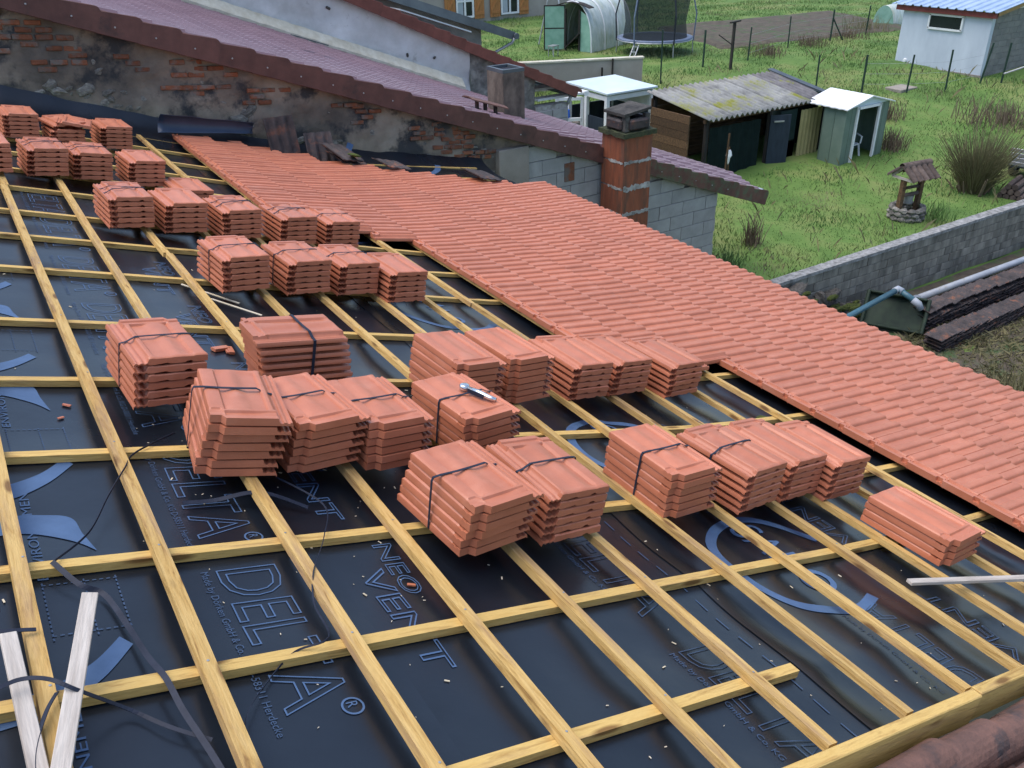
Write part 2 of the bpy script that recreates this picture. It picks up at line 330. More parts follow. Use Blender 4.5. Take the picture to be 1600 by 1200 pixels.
def rock_mesh(name, sx, sy, sz, seed, sub=2, rough=0.35):
    bm = bmesh.new(); bmesh.ops.create_icosphere(bm, subdivisions=sub, radius=1.0)
    for v in bm.verts:
        n = mnoise.noise(v.co * 1.3 + Vector((seed * 3.1, seed, 0))) * rough + mnoise.noise(v.co * 3.1 + Vector((0, seed * 2.7, seed))) * rough * 0.4
        c = v.co * (1 + n); v.co = Vector((c.x * sx, c.y * sy, c.z * sz))
    me = bpy.data.meshes.new(name); bm.to_mesh(me); bm.free()
    return me

def T(x, y, z): return Matrix.Translation((x, y, z))
def RZ(a): return Matrix.Rotation(a, 4, 'Z')
def RX(a): return Matrix.Rotation(a, 4, 'X')
def RY(a): return Matrix.Rotation(a, 4, 'Y')
ROOF = RY(TH)

# ------------------------------------------------------------------ ground
def sstep(t): t = min(max(t, 0.0), 1.0); return t * t * (3 - 2 * t)
YARD = -6.8
WALL_Y = 11.2
def ground_z(x, y):
    if y < WALL_Y + 0.1: return YARD
    return -5.59 + 1.2 * sstep((0.6 * x + 0.8 * y - 22) / 18.0)
def ax(lo, a, b, hi, step):
    xs = list(np.arange(a, b, step)); l = []
    d = step; x = a
    while x > lo: d *= 1.35; x -= d; l.append(x)
    r = []; d = step; x = b
    while x < hi: d *= 1.35; x += d; r.append(x)
    return l[::-1] + [float(q) for q in xs] + [b] + r
gxs = ax(-250, 8, 60, 500, 0.7)
gys = ax(-200, 2, WALL_Y + 0.08, 0, 0.5)
gys = [y for y in gys if y <= WALL_Y + 0.08] + [WALL_Y + 0.12] + [y for y in ax(0, 11.6, 60, 500, 0.7) if y > 11.5]
gv = [(x, y, ground_z(x, y) + 0.05 * mnoise.noise(Vector((x * 0.5, y * 0.5, 0))) + (0.05 * mnoise.noise(Vector((x * 1.9, y * 1.9, 3))))) for x in gxs for y in gys]
ny = len(gys)
gf = [(i * ny + j, (i + 1) * ny + j, (i + 1) * ny + j + 1, i * ny + j + 1) for i in range(len(gxs) - 1) for j in range(ny - 1)]
gm = bpy.data.meshes.new('ground'); gm.from_pydata(gv, [], gf); gm.update()
for p in gm.polygons: p.use_smooth = True
tag(link('ground', gm, M['ground']), kind='structure')
yard = MB().grid(lambda a, b: (13.2 + a * 22, 2 + b * 9.1, YARD + 0.035 + 0.06 * mnoise.noise(Vector((a * 22, b * 9, 5)))), 40, 18)
tag(yard.build('yard_soil', 'soil', smooth=True), kind='structure')
patch = MB().grid(lambda a, b: (29.5 + a * 13 + 2.5 * b, 29.3 + b * 7.5 - a * 1.5, ground_z(29.5 + a * 13 + 2.5 * b, 29.3 + b * 7.5 - a * 1.5) + 0.10 + 0.06 * mnoise.noise(Vector((a * 13, b * 8, 9))) - 0.12 * (max(abs(a - .5), abs(b - .5)) > .46)), 30, 20)
tag(patch.build('vegetable_plot', 'soil', smooth=True), kind='structure')
tag(MB().box((29.55, 19.68, -4.85), (30.5, 20.38, -4.64)).build('garden_slab', 'concrete', bevel=0.02), 'flat grey concrete slab lying in the lawn before the white shed', 'slab')

# ------------------------------------------------------------------ grass (uncountable)
def blades(name, n, region, hh, ww, material, zfn, seed, label, skip=None, lean=0.5, nearfade=None):
    rng = np.random.default_rng(seed)
    x0, x1, y0, y1 = region
    px = rng.uniform(x0, x1, n); py = rng.uniform(y0, y1, n)
    keep = np.ones(n, bool)
    d = np.stack([px - CAM_POS.x, py - CAM_POS.y], 1)
    ang = d @ np.array([FWD.x, FWD.y]) / (np.linalg.norm(d, axis=1) * math.hypot(FWD.x, FWD.y))
    keep &= ang > 0.70
    dist = np.linalg.norm(d, axis=1)
    keep &= rng.uniform(0, 1, n) < np.clip((22.0 / dist) ** 1.3, 0.12, 1)
    if skip is not None: keep &= ~skip(px, py)
    px, py, dist = px[keep], py[keep], dist[keep]
    cl = np.array([mnoise.noise(Vector((float(a) * 0.55, float(b) * 0.55, seed))) for a, b in zip(px, py)])
    h = rng.uniform(hh[0], hh[1], len(px)) * (1 + 0.9 * cl).clip(0.35, 2) * (1 + 0.018 * (dist - 15)).clip(1, 1.5)
    w = rng.uniform(ww[0], ww[1], len(px)) * (1 + 0.03 * (dist - 15)).clip(1, 2.2)
    a = rng.uniform(0, 2 * math.pi, len(px)); la = rng.uniform(0, 2 * math.pi, len(px)); ln = rng.uniform(0.1, lean, len(px)) * h * 1.6
    z = np.array([zfn(float(p), float(q)) for p, q in zip(px, py)]) - 0.02
    dx, dy = np.cos(a) * w / 2, np.sin(a) * w / 2
    V = np.empty((len(px), 4, 3))
    V[:, 0] = np.stack([px - dx, py - dy, z], 1); V[:, 1] = np.stack([px + dx, py + dy, z], 1)
    mx, my = np.cos(la) * ln, np.sin(la) * ln
    V[:, 2] = np.stack([px + mx * .4 + dx * .6, py + my * .4 + dy * .6, z + h * .65], 1)
    V[:, 3] = np.stack([px + mx, py + my, z + h], 1)
    base = np.arange(len(px)) * 4
    F = np.concatenate([np.stack([base, base + 1, base + 2], 1), np.stack([base, base + 2, base + 3], 1)])
    me = bpy.data.meshes.new(name)
    me.vertices.add(len(px) * 4); me.vertices.foreach_set('co', V.reshape(-1))
    me.loops.add(len(F) * 3); me.loops.foreach_set('vertex_index', F.reshape(-1).astype(np.int32))
    me.polygons.add(len(F)); me.polygons.foreach_set('loop_start', (np.arange(len(F)) * 3).astype(np.int32))
    me.polygons.foreach_set('loop_total', np.full(len(F), 3, np.int32))
    me.update(calc_edges=True)
    return tag(link(name, me, M[material]), label, 'grass', kind='stuff')

def in_rect(px, py, x0, x1, y0, y1): return (px > x0) & (px < x1) & (py > y0) & (py < y1)
def lawn_skip(px, py):
    s = in_rect(px, py, 0, 13.0, 0, 26)
    s |= in_rect(px, py, 0, 16, 19, 40)
    s |= in_rect(px, py, 29.5, 30.6, 19.6, 20.4) | in_rect(px, py, 33.4, 50, 19.1, 23)
    s |= in_rect(px, py, 22.0, 24.0, 16.2, 18.4) | in_rect(px, py, 17.0, 22.2, 17.1, 21)
    s |= in_rect(px, py, 30.5, 42, 30, 36)
    return s
blades('lawn_grass', 560000, (12.5, 62, 11.45, 55), (0.03, 0.09), (0.010, 0.020), 'grass', ground_z, 3, 'rough green lawn grass of the gardens behind the houses', lawn_skip)
blades('tall_grass', 1500, (13, 34, 11.45, 26), (0.12, 0.28), (0.008, 0.016), 'dry', ground_z, 5, 'pale straw coloured tall grass in the lawn', lawn_skip, 0.6)
blades('yard_grass', 42000, (12.2, 30, 3, 9.6), (0.05, 0.18), (0.012, 0.024), 'dry', lambda a, b: YARD + 0.03, 8, 'flattened dry grass in the yard beside the old tiles', None, 1.3)

# ------------------------------------------------------------------ the house whose roof is being tiled
A0, A1, A2 = 0.09884, 4.0305, 0.0545
def zs(v, u):
    m = max(v - A1, 0.0)
    return A0 * m * m / (m + 1.0) * (1 + A2 * (u - 5.0))
BAT = [0.343, 0.769, 1.216, 1.654, 2.091, 2.527, 3.0, 3.425, 3.864, 4.269, 4.674, 5.066, 5.46]
CNT = [1.412, 2.0, 2.611, 3.376, 4.112, 4.886, 5.821, 6.565, 7.249, 8.038, 8.75, 9.5, 10.2, 10.9, 11.6]
UMAX = 11.92
house = empty('house', label='house with its roof half tiled in orange over dark underlay and battens', cat='house', mw=ROOF.copy())
def memb(v, u):
    ts = [0.95] + CNT + [12.4]
    k = 0
    while k < len(ts) - 2 and u > ts[k + 1]: k += 1
    f = (u - ts[k]) / (ts[k + 1] - ts[k]); f = min(max(f, 0), 1)
    sag = 0.018 * math.sin(math.pi * f) * (0.6 + 0.5 * mnoise.noise(Vector((v * 0.8, ts[k], 0))))
    wr = 0.006 * mnoise.noise(Vector((v * 1.3, u * 3.2, 1))) * math.sin(math.pi * f)
    if v > 2.4: wr += (0.020 if v > 3.0 else 0.033 * (v - 2.4)) * mnoise.noise(Vector((v * 5.0, u * 1.1, 4))) * math.sin(math.pi * f)
    wr += (0.0035 if v < 2.4 else 0.007) * mnoise.noise(Vector((v * 11 + u * 2, u * 4.0, 6))) * math.sin(math.pi * f) * max(0.0, mnoise.noise(Vector((v * 0.9, u * 0.7, 12))) + 0.35)
    up = 0.0
    if u > 11.35:
        t = (u - 11.35) / (UMAX - 11.35)
        up = (0.36 - 0.03 * v) * t ** 2.2 + 0.03 * t * mnoise.noise(Vector((v * 2.5, u, 2)))
    return zs(v, u) - 0.036 - sag + wr + up
me = MB().grid(lambda a, b: (lambda v, u: (v, u, memb(v, u)))(-2.0 + a * 9.7, 1.0 + b * (UMAX - 1.0)), 260, 300)
membrane = me.build('underlay_membrane', 'membrane', house, smooth=True)
membrane['label'] = 'dark blue plastic underlay sheet printed with pale lettering'

for v0 in (1.26, 2.86):                         # overlaps of the underlay rolls
    lap = MB().grid(lambda a, b: (lambda v, u: (v, u, memb(v, u) + 0.0045 - 0.002 * a))(v0 + 0.004 * mnoise.noise(Vector((b * 9, v0, 0))) + 0.09 * a, 1.0 + 10.3 * b), 3, 160)
    lap.build('membrane_lap', 'membrane', membrane, smooth=True)
def batten(name, v, u0, u1, w, h, n0, material, sh=0.0, along='u'):
    """sawn timber laid along u (or along v), following the sagging roof"""
    mb = MB(); n = max(2, int((u1 - u0) / 0.45)); pts = []
    ph = random.random() * 9
    ring = []
    for i in range(n + 1):
        t = u0 + (u1 - u0) * i / n
        wob = 0.006 * mnoise.noise(Vector((t * 0.7, ph, v)))
        if along == 'u': ring.append([(v + s * w / 2 + wob + sh * (i / n - .5), t, zs(v, t) + n0 + k * h) for s, k in ((-1, 0), (1, 0), (1, 1), (-1, 1))])
        else: ring.append([(t, v + s * w / 2 + wob, zs(t, v) + n0 + k * h) for s, k in ((-1, 0), (1, 0), (1, 1), (-1, 1))])
    cx = sum(p[0] for p in ring[0] + ring[-1]) / 8; cy = sum(p[1] for p in ring[0] + ring[-1]) / 8; cz = sum(p[2] for p in ring[0] + ring[-1]) / 8
    if along == 'u': loc = T(cx, cy, cz); conv = lambda p: (p[0] - cx, p[1] - cy, p[2] - cz)
    else: loc = T(cx, cy, cz) @ RZ(-math.pi / 2); conv = lambda p: (-(p[1] - cy), p[0] - cx, p[2] - cz)
    for r in ring: mb.v += [conv(p) for p in r]
    for i in range(n):
        for k in range(4): mb.f.append((4 * i + k, 4 * i + (k + 1) % 4, 4 * i + 4 + (k + 1) % 4, 4 * i + 4 + k))
    mb.f += [(0, 1, 2, 3), (4 * n, 4 * n + 1, 4 * n + 2, 4 * n + 3)]
    return mb.build(name, material, house, loc)
UEND = [11.5] * 5 + [11.55, 11.3, 11.3] + [11.0] * 5
for i, v in enumerate(BAT):
    cuts = [1.05, [5.4, 7.9, 4.75, 6.3, 5.0, 7.2, 4.5, 6.1, 5.6, 3.9, 5.2, 4.2, 5.0][i], UEND[i]]
    for k in range(2):
        sh = random.uniform(-0.012, 0.012)
        batten('batten', v + sh, cuts[k] + (0.003 if k else 0), cuts[k + 1], 0.046, 0.034, 0.002, 'wood', random.uniform(-0.01, 0.01))
batten('batten', -0.09, 1.05, 9, 0.046, 0.034, 0.002, 'wood')
batten('batten', -0.52, 1.05, 9, 0.046, 0.034, 0.002, 'wood')
for v in (5.8, 6.15, 6.5, 6.85, 7.19): batten('batten', v - 0.02, 1.05, 10.4, 0.05, 0.03, 0.0, 'wood')
for k, t in enumerate(CNT):
    v1 = 2.80 if k == 0 else 7.45
    batten('counter_batten', t, -1.9, min(v1, 3.7 + 0.3 * (k % 3)), 0.046, 0.032, -0.0325, 'wood_yellow', along='v')
    if v1 > 4: batten('counter_batten', t + 0.004, min(v1, 3.7 + 0.3 * (k % 3)) + 0.003, v1, 0.046, 0.032, -0.0325, 'wood_yellow', along='v')
NAIL = MB().lathe([(0, 0.0), (0.0045, 0.0), (0.0045, 0.0012), (0, 0.0018)], 6).mesh('nail_head'); NAIL.materials.append(M['steel'])
for v in BAT:
    for t in CNT[:7]:
        if t < 1.5 and v > 2.8: continue
        link('nail_head', NAIL, None, house, T(v + random.uniform(-.012, .012), t + random.uniform(-.012, .012), zs(v, t) + 0.0362))
# deep verge boards at the near gable
vb = MB().box((-0.0225, -2, 0), (0.0225, 3.3, 0.14)); vb.build('verge_board', 'wood_yellow', house, T(0.1, 1.0075, -0.08) @ RZ(-math.pi / 2), bevel=0.004)
vb = MB().box((-0.0225, 3.304, 0), (0.0225, 7.2, 0.14)); vb.build('verge_board', 'wood_yellow', house, T(0.1, 1.0145, -0.076) @ RZ(-math.pi / 2), bevel=0.004)
# walls of the house under the eave, and the eave board
iv = ROOF.inverted()
w = MB().box((-6, 1.1, YARD - 0.3), (7.0, 1.4, -2.6)).box((6.7, 1.4, YARD - 0.3), (7.0, 11.9, -2.55))
w.build('house_wall', 'roughcast', house, iv)
MB().box((7.42, 1.0, -0.0), (7.46, 10.6, 0.17)).build('eave_board', 'wood', house, T(0, 0, 0.03))

# printed marks on the underlay -------------------------------------------------
_txt = {}
def text_mesh(txt, outline, weight):
    key = (txt, outline, weight)
    if key not in _txt:
        cu = bpy.data.curves.new('lettering', 'FONT'); cu.body = txt; cu.size = 1.0; cu.resolution_u = 3
        if outline: cu.fill_mode = 'NONE'; cu.bevel_depth = weight; cu.bevel_resolution = 0
        else: cu.extrude = 0.0; cu.offset = weight
        o = bpy.data.objects.new('lettering', cu); COL.objects.link(o)
        bpy.context.view_layer.update()
        m = bpy.data.meshes.new_from_object(o.evaluated_get(bpy.context.evaluated_depsgraph_get()))
        vs = [tuple(v.co) for v in m.vertices]; fs = [tuple(p.vertices) for p in m.polygons if not outline or p.normal.z > 0.05]
        bpy.data.objects.remove(o); bpy.data.curves.remove(cu); bpy.data.meshes.remove(m)
        _txt[key] = (vs, fs)
    return _txt[key]
def letter(txt, v0, u0, length, height, flip=False, outline=True, weight=0.009, material='print', name='printed_lettering'):
    vs, fs = text_mesh(txt, outline, weight)
    xs = [p[0] for p in vs]; ys = [p[1] for p in vs]
    sx = length / (max(xs) - min(xs)); sy = height / (max(ys) - min(ys)); x0, y0 = min(xs), min(ys)
    out = []
    for x, y, z in vs:
        a, b = (x - x0) * sx, (y - y0) * sy
        v, u = (v0 + b, u0 - a) if not flip else (v0 - b, u0 + a)
        out.append((v, u, memb(v, u) + 0.003))
    m = bpy.data.meshes.new(name); m.from_pydata(out, [], fs); m.update()
    return link(name, m, M[material], membrane)
def shape(pts, material='print', name='printed_mark', n=6):
    """flat printed polygon band given as two rails of (v,u)"""
    a, b = pts; mb = MB()
    def cr(rail, t):
        k = t * (len(rail) - 1); i = min(int(k), len(rail) - 2); f = k - i
        p = [rail[max(i - 1, 0)], rail[i], rail[i + 1], rail[min(i + 2, len(rail) - 1)]]
        return [0.5 * ((2 * p[1][q]) + (-p[0][q] + p[2][q]) * f + (2 * p[0][q] - 5 * p[1][q] + 4 * p[2][q] - p[3][q]) * f * f + (-p[0][q] + 3 * p[1][q] - 3 * p[2][q] + p[3][q]) * f ** 3) for q in (0, 1)]
    def fn(s, t):
        p, q = cr(a, s), cr(b, s); v, u = p[0] + (q[0] - p[0]) * t, p[1] + (q[1] - p[1]) * t
        return (v, u, memb(v, u) + 0.003)
    return mb.grid(fn, 8 * (len(a) - 1), 3).build(name, material, membrane)
for k in range(8):
    u0 = 2.52 + 0.94 * (k - 1)
    if u0 - 0.73 > 0.9: letter('DELTA', 0.935, u0, 0.73, 0.215); letter('R', 1.115, u0 - 0.735, 0.022, 0.035, outline=False, weight=0.0)
    if u0 - 0.73 > 0.9:
        ring = [(1.132 + 0.036 * math.cos(a), u0 - 0.752 + 0.036 * math.sin(a)) for a in np.linspace(0, 2 * math.pi, 13)]
        rin = [(1.132 + 0.029 * math.cos(a), u0 - 0.752 + 0.029 * math.sin(a)) for a in np.linspace(0, 2 * math.pi, 13)]
        shape((ring, rin), 'print')
    if u0 - 0.8 > 0.9: letter('Made by Dörken GmbH & Co. KG D-58311 Herdecke', 0.875, u0, 0.80, 0.034, outline=False, weight=0.0, material='print_dim')
    if u0 - 0.7 > 0.9 and k < 6: letter('NEO', 1.555, u0 + 0.04, 0.32, 0.085, weight=0.016); letter('VENT', 1.435, u0 - 0.1, 0.59, 0.10, weight=0.016)
for k in range(3):
    u0 = 1.66 + 0.94 * k
    if k: letter('DELTA', 2.425, u0, 0.73, 0.215, material='print_dim')
    else: letter('DELTA', 2.425, u0, 0.62, 0.215, material='print_dim')
    letter('Made by Dörken GmbH & Co. KG', 2.37, u0, 0.55, 0.034, outline=False, weight=0.0, material='print_dim')
for k in range(4): letter('VENT', 4.19, 1.12 + 0.94 * k, 0.52, 0.11, flip=True, weight=0.016, material='print_dim')
letter('DELTA', 3.72, 1.1, 0.55, 0.2, flip=True, material='print_dim')
letter('Made by Dörken GmbH & Co. KG', 3.42, 1.62, 0.5, 0.034, outline=False, weight=0.0, material='print_dim')
for k in range(4): letter('ENVIRONNEMENT', 0.425, 1.45 + 1.13 * k, 0.62, 0.032, flip=True, outline=False, weight=0.0)
for k in range(6):
    d = 1.13 * (k - 1)
    if 1.7 + d > 1.0:
        shape(([(0.24, 2.92 + d), (0.36, 3.0 + d), (0.46, 2.995 + d), (0.545, 2.96 + d), (0.565, 2.85 + d), (0.59, 2.73 + d)], [(0.24, 2.86 + d), (0.34, 2.885 + d), (0.42, 2.875 + d), (0.50, 2.825 + d), (0.55, 2.78 + d), (0.588, 2.728 + d)]))
        shape(([(0.2, 2.03 + d), (0.36, 2.08 + d), (0.48, 2.15 + d), (0.575, 2.255 + d)], [(0.2, 1.95 + d), (0.37, 1.985 + d), (0.5, 2.08 + d), (0.605, 2.21 + d)]))
    for vv in (0.40, 0.52, 0.615):
        mb = MB()
        for q in range(14):
            ua = 1.15 + d + 1.13 + q * 0.021
            if ua > 1.05: mb.grid(lambda a, b: (vv + 0.005 * a, ua + 0.012 * b, memb(vv, ua) + 0.003), 1, 1)
        if mb.v: tag(mb.build('printed_mark', 'print_dim', membrane), kind='stuff')
    for uu in (1.17, 1.42):
        mb = MB()
        for q in range(11):
            va = 0.40 + q * 0.021; ub = uu + d + 1.13
            if ub > 1.05: mb.grid(lambda a, b: (va + 0.012 * a, ub + 0.005 * b, memb(va, ub) + 0.003), 1, 1)
        if mb.v: tag(mb.build('printed_mark', 'print_dim', membrane), kind='stuff')
mb = MB()
for q in range(16):
    for vv in (2.765,):
        ua = 1.08 + q * 0.125
        mb.grid(lambda a, b: (vv + 0.007 * a, ua + 0.075 * b, memb(vv, ua + 0.04 * b) + 0.003), 1, 2)
tag(mb.build('printed_mark', 'print_dim', membrane), kind='stuff')
for k in range(7):
    cu, cv = 2.02 + 1.18 * k, 3.57
    a0, a1 = R(20 + 7 * k), R(300 + 9 * k)
    aa = np.linspace(a0, a1, 12)
    shape(([(cv + 0.44 * math.cos(a), cu + 0.41 * math.sin(a)) for a in aa], [(cv + 0.385 * math.cos(a), cu + 0.355 * math.sin(a)) for a in aa]))
    letter('SAI', 3.46, cu + 0.33, 0.29, 0.20, outline=False, weight=0.0)
    aa = np.linspace(0, 2 * math.pi, 12)
    shape(([(cv + 0.0 + 0.10 * math.cos(a), cu - 0.16 + 0.085 * math.sin(a)) for a in aa], [(cv + 0.068 * math.cos(a), cu - 0.16 + 0.055 * math.sin(a)) for a in aa]))
    if k < 6:
        mb = MB()
        for q in range(26):
            ua = cu + 0.48 + 0.004; va = 3.1 + q * 0.036
            mb.grid(lambda a, b: (va + 0.02 * a, ua + 0.16 * (q % 2) + 0.004 * b, memb(va, ua) + 0.003), 1, 1)
        tag(mb.build('printed_mark', 'print_dim', membrane), kind='stuff')
letter('SAI', 4.15, 11.80, 0.38, 0.30, outline=False, weight=0.0)
letter('SAI', 5.0, 11.80, 0.42, 0.30, outline=False, weight=0.0)
aa = np.linspace(R(150), R(350), 12)
shape(([(6.1 + 0.75 * math.cos(a), 11.75 + 0.55 * math.sin(a)) for a in aa], [(6.1 + 0.66 * math.cos(a), 11.75 + 0.46 * math.sin(a)) for a in aa]))
# curled flap of underlay against the gable wall
def flap(a, b):
    v = 2.75 + 1.25 * a; ang = R(-60) + b * R(130)
    r = 0.13 - 0.05 * a
    u = 11.55 + 0.25 * a + r * math.cos(ang); n = 0.20 + 0.12 * a + r * math.sin(ang)
    return (v, u, zs(v, u) + n + 0.01 * mnoise.noise(Vector((v * 4, b * 2, 0))))
MB().sheet(flap, 16, 10, 0.003).build('underlay_flap', 'membrane_back', house, smooth=True)

# ------------------------------------------------------------------ the interlocking clay tile
TW, TL = 0.34, 0.50
QX = [0, .005, .012, .017, .023, .032, .040, .045, .051, .060, .066, .070, .076, .088, .093, .098, .150, .165, .180, .195, .205, .215, .230, .245, .260, .268, .273, .279, .295, .318, .330, .337, .340]
QZ = [.006, .018, .018, .013, .013, .018, .018, .013, .013, .018, .024, .035, .039, .039, .036, .028, .027, .029, .034, .038, .039, .038, .034, .029, .027, .027, .032, .039, .041, .041, .039, .033, .022]
QY = [0, .004, .010, .018, .030, .046, .07, .12, .20, .28, .32, .35, .38, .405, .418, .424, .434, .440, .452, .470, .476, .488, .500]
MID = [0.0]
QX0 = list(QX)
def tile_top(x, y):
    if x < 0.066: return float(np.interp(x, QX0, QZ)) - (0.003 if y < 0.02 else 0)
    xx = x
    if 0.098 < x < 0.268:                       # the middle roll swerves and widens near the head
        xx = min(max(x - 0.022 * sstep((y - 0.30) / 0.07) * (1 if x > 0.205 else -0.6), 0.0985), 0.2675)
        if y > 0.30 and 0.19 < x < 0.22: xx = x
    z = float(np.interp(xx, QX0, QZ))
    if MID[0]:                                  # flatter profile as it shows once laid: the rolls of staggered courses run on
        z = float(np.interp(x, [.066, .076, .090, .098, .138, .145, .152, .190, .200, .210, .268, .276, .284, .330, .337, .340], [.024, .032, .030, .026, .025, .034, .037, .037, .034, .025, .025, .036, .040, .041, .034, .022]))
        if y < 0.012: return z - 0.004 * (1 - y / 0.012) ** 2
        if y < 0.42: return z
    if y < 0.05:                                # pans run out in a soft wave towards the tail
        t = 1 - sstep(y / 0.05); z = z + (0.0385 - z) * t * 0.85
    if y < 0.012: z -= 0.006 * (1 - y / 0.012) ** 2
    if 0.420 < y < 0.438 and x < 0.30: z = 0.039
    elif y >= 0.438:
        z = 0.029 if (0.11 < x < 0.275 or y > 0.458) else 0.034
        if y > 0.473: z = 0.036
    return z
def make_tile():
    nx, ny_ = len(QX), len(QY); vs = []
    for x in QX:
        for y in QY: vs.append((x, y if x < 0.285 else y * 0.945, tile_top(x, y)))
    nt = len(vs)
    for i, x in enumerate(QX):
        for j, y in enumerate(QY):
            p = vs[i * ny_ + j]; z = p[2]; zb = z - (0.010 if x < 0.066 else 0.014)
            if x > 0.330: zb = 0.003
            elif x > 0.318: zb = min(zb, 0.012)
            if 0.066 <= x < 0.078: zb = min(zb, 0.012)
            if y < 0.003: zb = 0.003 + (0.012 * max(0, 1 - ((x - 0.135) / 0.02) ** 2) + 0.010 * max(0, 1 - ((x - 0.255) / 0.018) ** 2) if x >= 0.066 else 0.006)
            elif y < 0.02: zb = min(zb, 0.010)
            if y > 0.47: zb = min(zb, 0.003)
            vs.append((p[0], p[1], zb))
    fs = []
    I = lambda i, j: i * ny_ + j
    for i in range(nx - 1):
        for j in range(ny_ - 1):
            fs.append((I(i, j), I(i + 1, j), I(i + 1, j + 1), I(i, j + 1)))
            fs.append((nt + I(i, j + 1), nt + I(i + 1, j + 1), nt + I(i + 1, j), nt + I(i, j)))
    for i in range(nx - 1):
        fs.append((I(i + 1, 0), I(i, 0), nt + I(i, 0), nt + I(i + 1, 0)))
        fs.append((I(i, ny_ - 1), I(i + 1, ny_ - 1), nt + I(i + 1, ny_ - 1), nt + I(i, ny_ - 1)))
    for j in range(ny_ - 1):
        fs.append((I(0, j), I(0, j + 1), nt + I(0, j + 1), nt + I(0, j)))
        fs.append((I(nx - 1, j + 1), I(nx - 1, j), nt + I(nx - 1, j), nt + I(nx - 1, j + 1)))
    m = bpy.data.meshes.new('roof_tile'); m.from_pydata(vs, [], fs); m.update()
    for p in m.polygons: p.use_smooth = True
    m.materials.append(M['tile'])
    m.set_sharp_from_angle(angle=R(28))
    return m
TILE = make_tile()
MID[0] = 1.0
QX += [.138, .145, .152, .190, .200, .210, .276, .284]; QX.sort()
TILE_LAID = make_tile()
MID[0] = 0.0

# laid courses: (tail line v, first u, last u)
W = 0.25
COURSES = [(3.43, 7.45, 11.95), (3.86, 7.45, 11.9), (4.29, 7.45, 11.75), (4.70, 4.13, 11.55), (5.07, 4.13, 11.25), (5.44, 4.13, 11.0),
           (5.80, 1.06, 10.8), (6.145, 1.06, 10.75), (6.49, 1.06, 10.7), (6.835, 1.06, 10.45), (7.18, 1.06, 10.4), (7.525, 1.06, 10.35), (7.86, 1.06, 10.3)]
laid = []
for ci, (vt, ua, ub) in enumerate(COURSES):
    u = ua + (W / 2 if ci % 2 else 0)
    first = True
    while u + 0.31 < ub + 0.1:
        s1 = (zs(vt, u) - zs(vt - 0.4, u)) / 0.4
        sl = s1 + 0.085
        yv = Vector((-1, random.uniform(-0.004, 0.004), -sl)).normalized(); xv = Vector((0, 1, random.uniform(-0.006, 0.006))).normalized()
        zv = xv.cross(yv).normalized(); yv = zv.cross(xv)
        m = Matrix((xv, yv, zv)).transposed().to_4x4()
        m.translation = (vt + random.uniform(-0.004, 0.004), u - 0.04, zs(vt, u) + 0.070 + random.uniform(-0.001, 0.001))
        laid.append(m @ Matrix.Diagonal((0.25 / 0.272, 0.95, 1.3, 1))); u += W
def px_size(m):
    p = (ROOF @ m) @ Vector((TW / 2, TL / 2, 0)); d = p - CAM_POS; z = d.dot(FWD)
    x = d.dot(RIGHT) / z * 1345; y = d.dot(DOWN) / z * 1345
    return (0 if abs(x) > 860 or abs(y) > 660 else 1) / z
laid.sort(key=px_size, reverse=True)
for m in laid[:300]: link('roof_tile', TILE_LAID, None, house, m)
vs, fs = [], []
tv = [Vector(v.co) for v in TILE_LAID.vertices]; tf = [tuple(p.vertices) for p in TILE_LAID.polygons]
for m in laid[300:]:
    n = len(vs); vs += [tuple(m @ p) for p in tv]; fs += [tuple(i + n for i in q) for q in tf]
fm = bpy.data.meshes.new('roof_tile_field'); fm.from_pydata(vs, [], fs); fm.update()
for p in fm.polygons: p.use_smooth = True
try: fm.set_sharp_from_angle(angle=R(32))
except Exception: pass
tag(link('roof_tile_field', fm, M['tile'], house), kind='stuff')

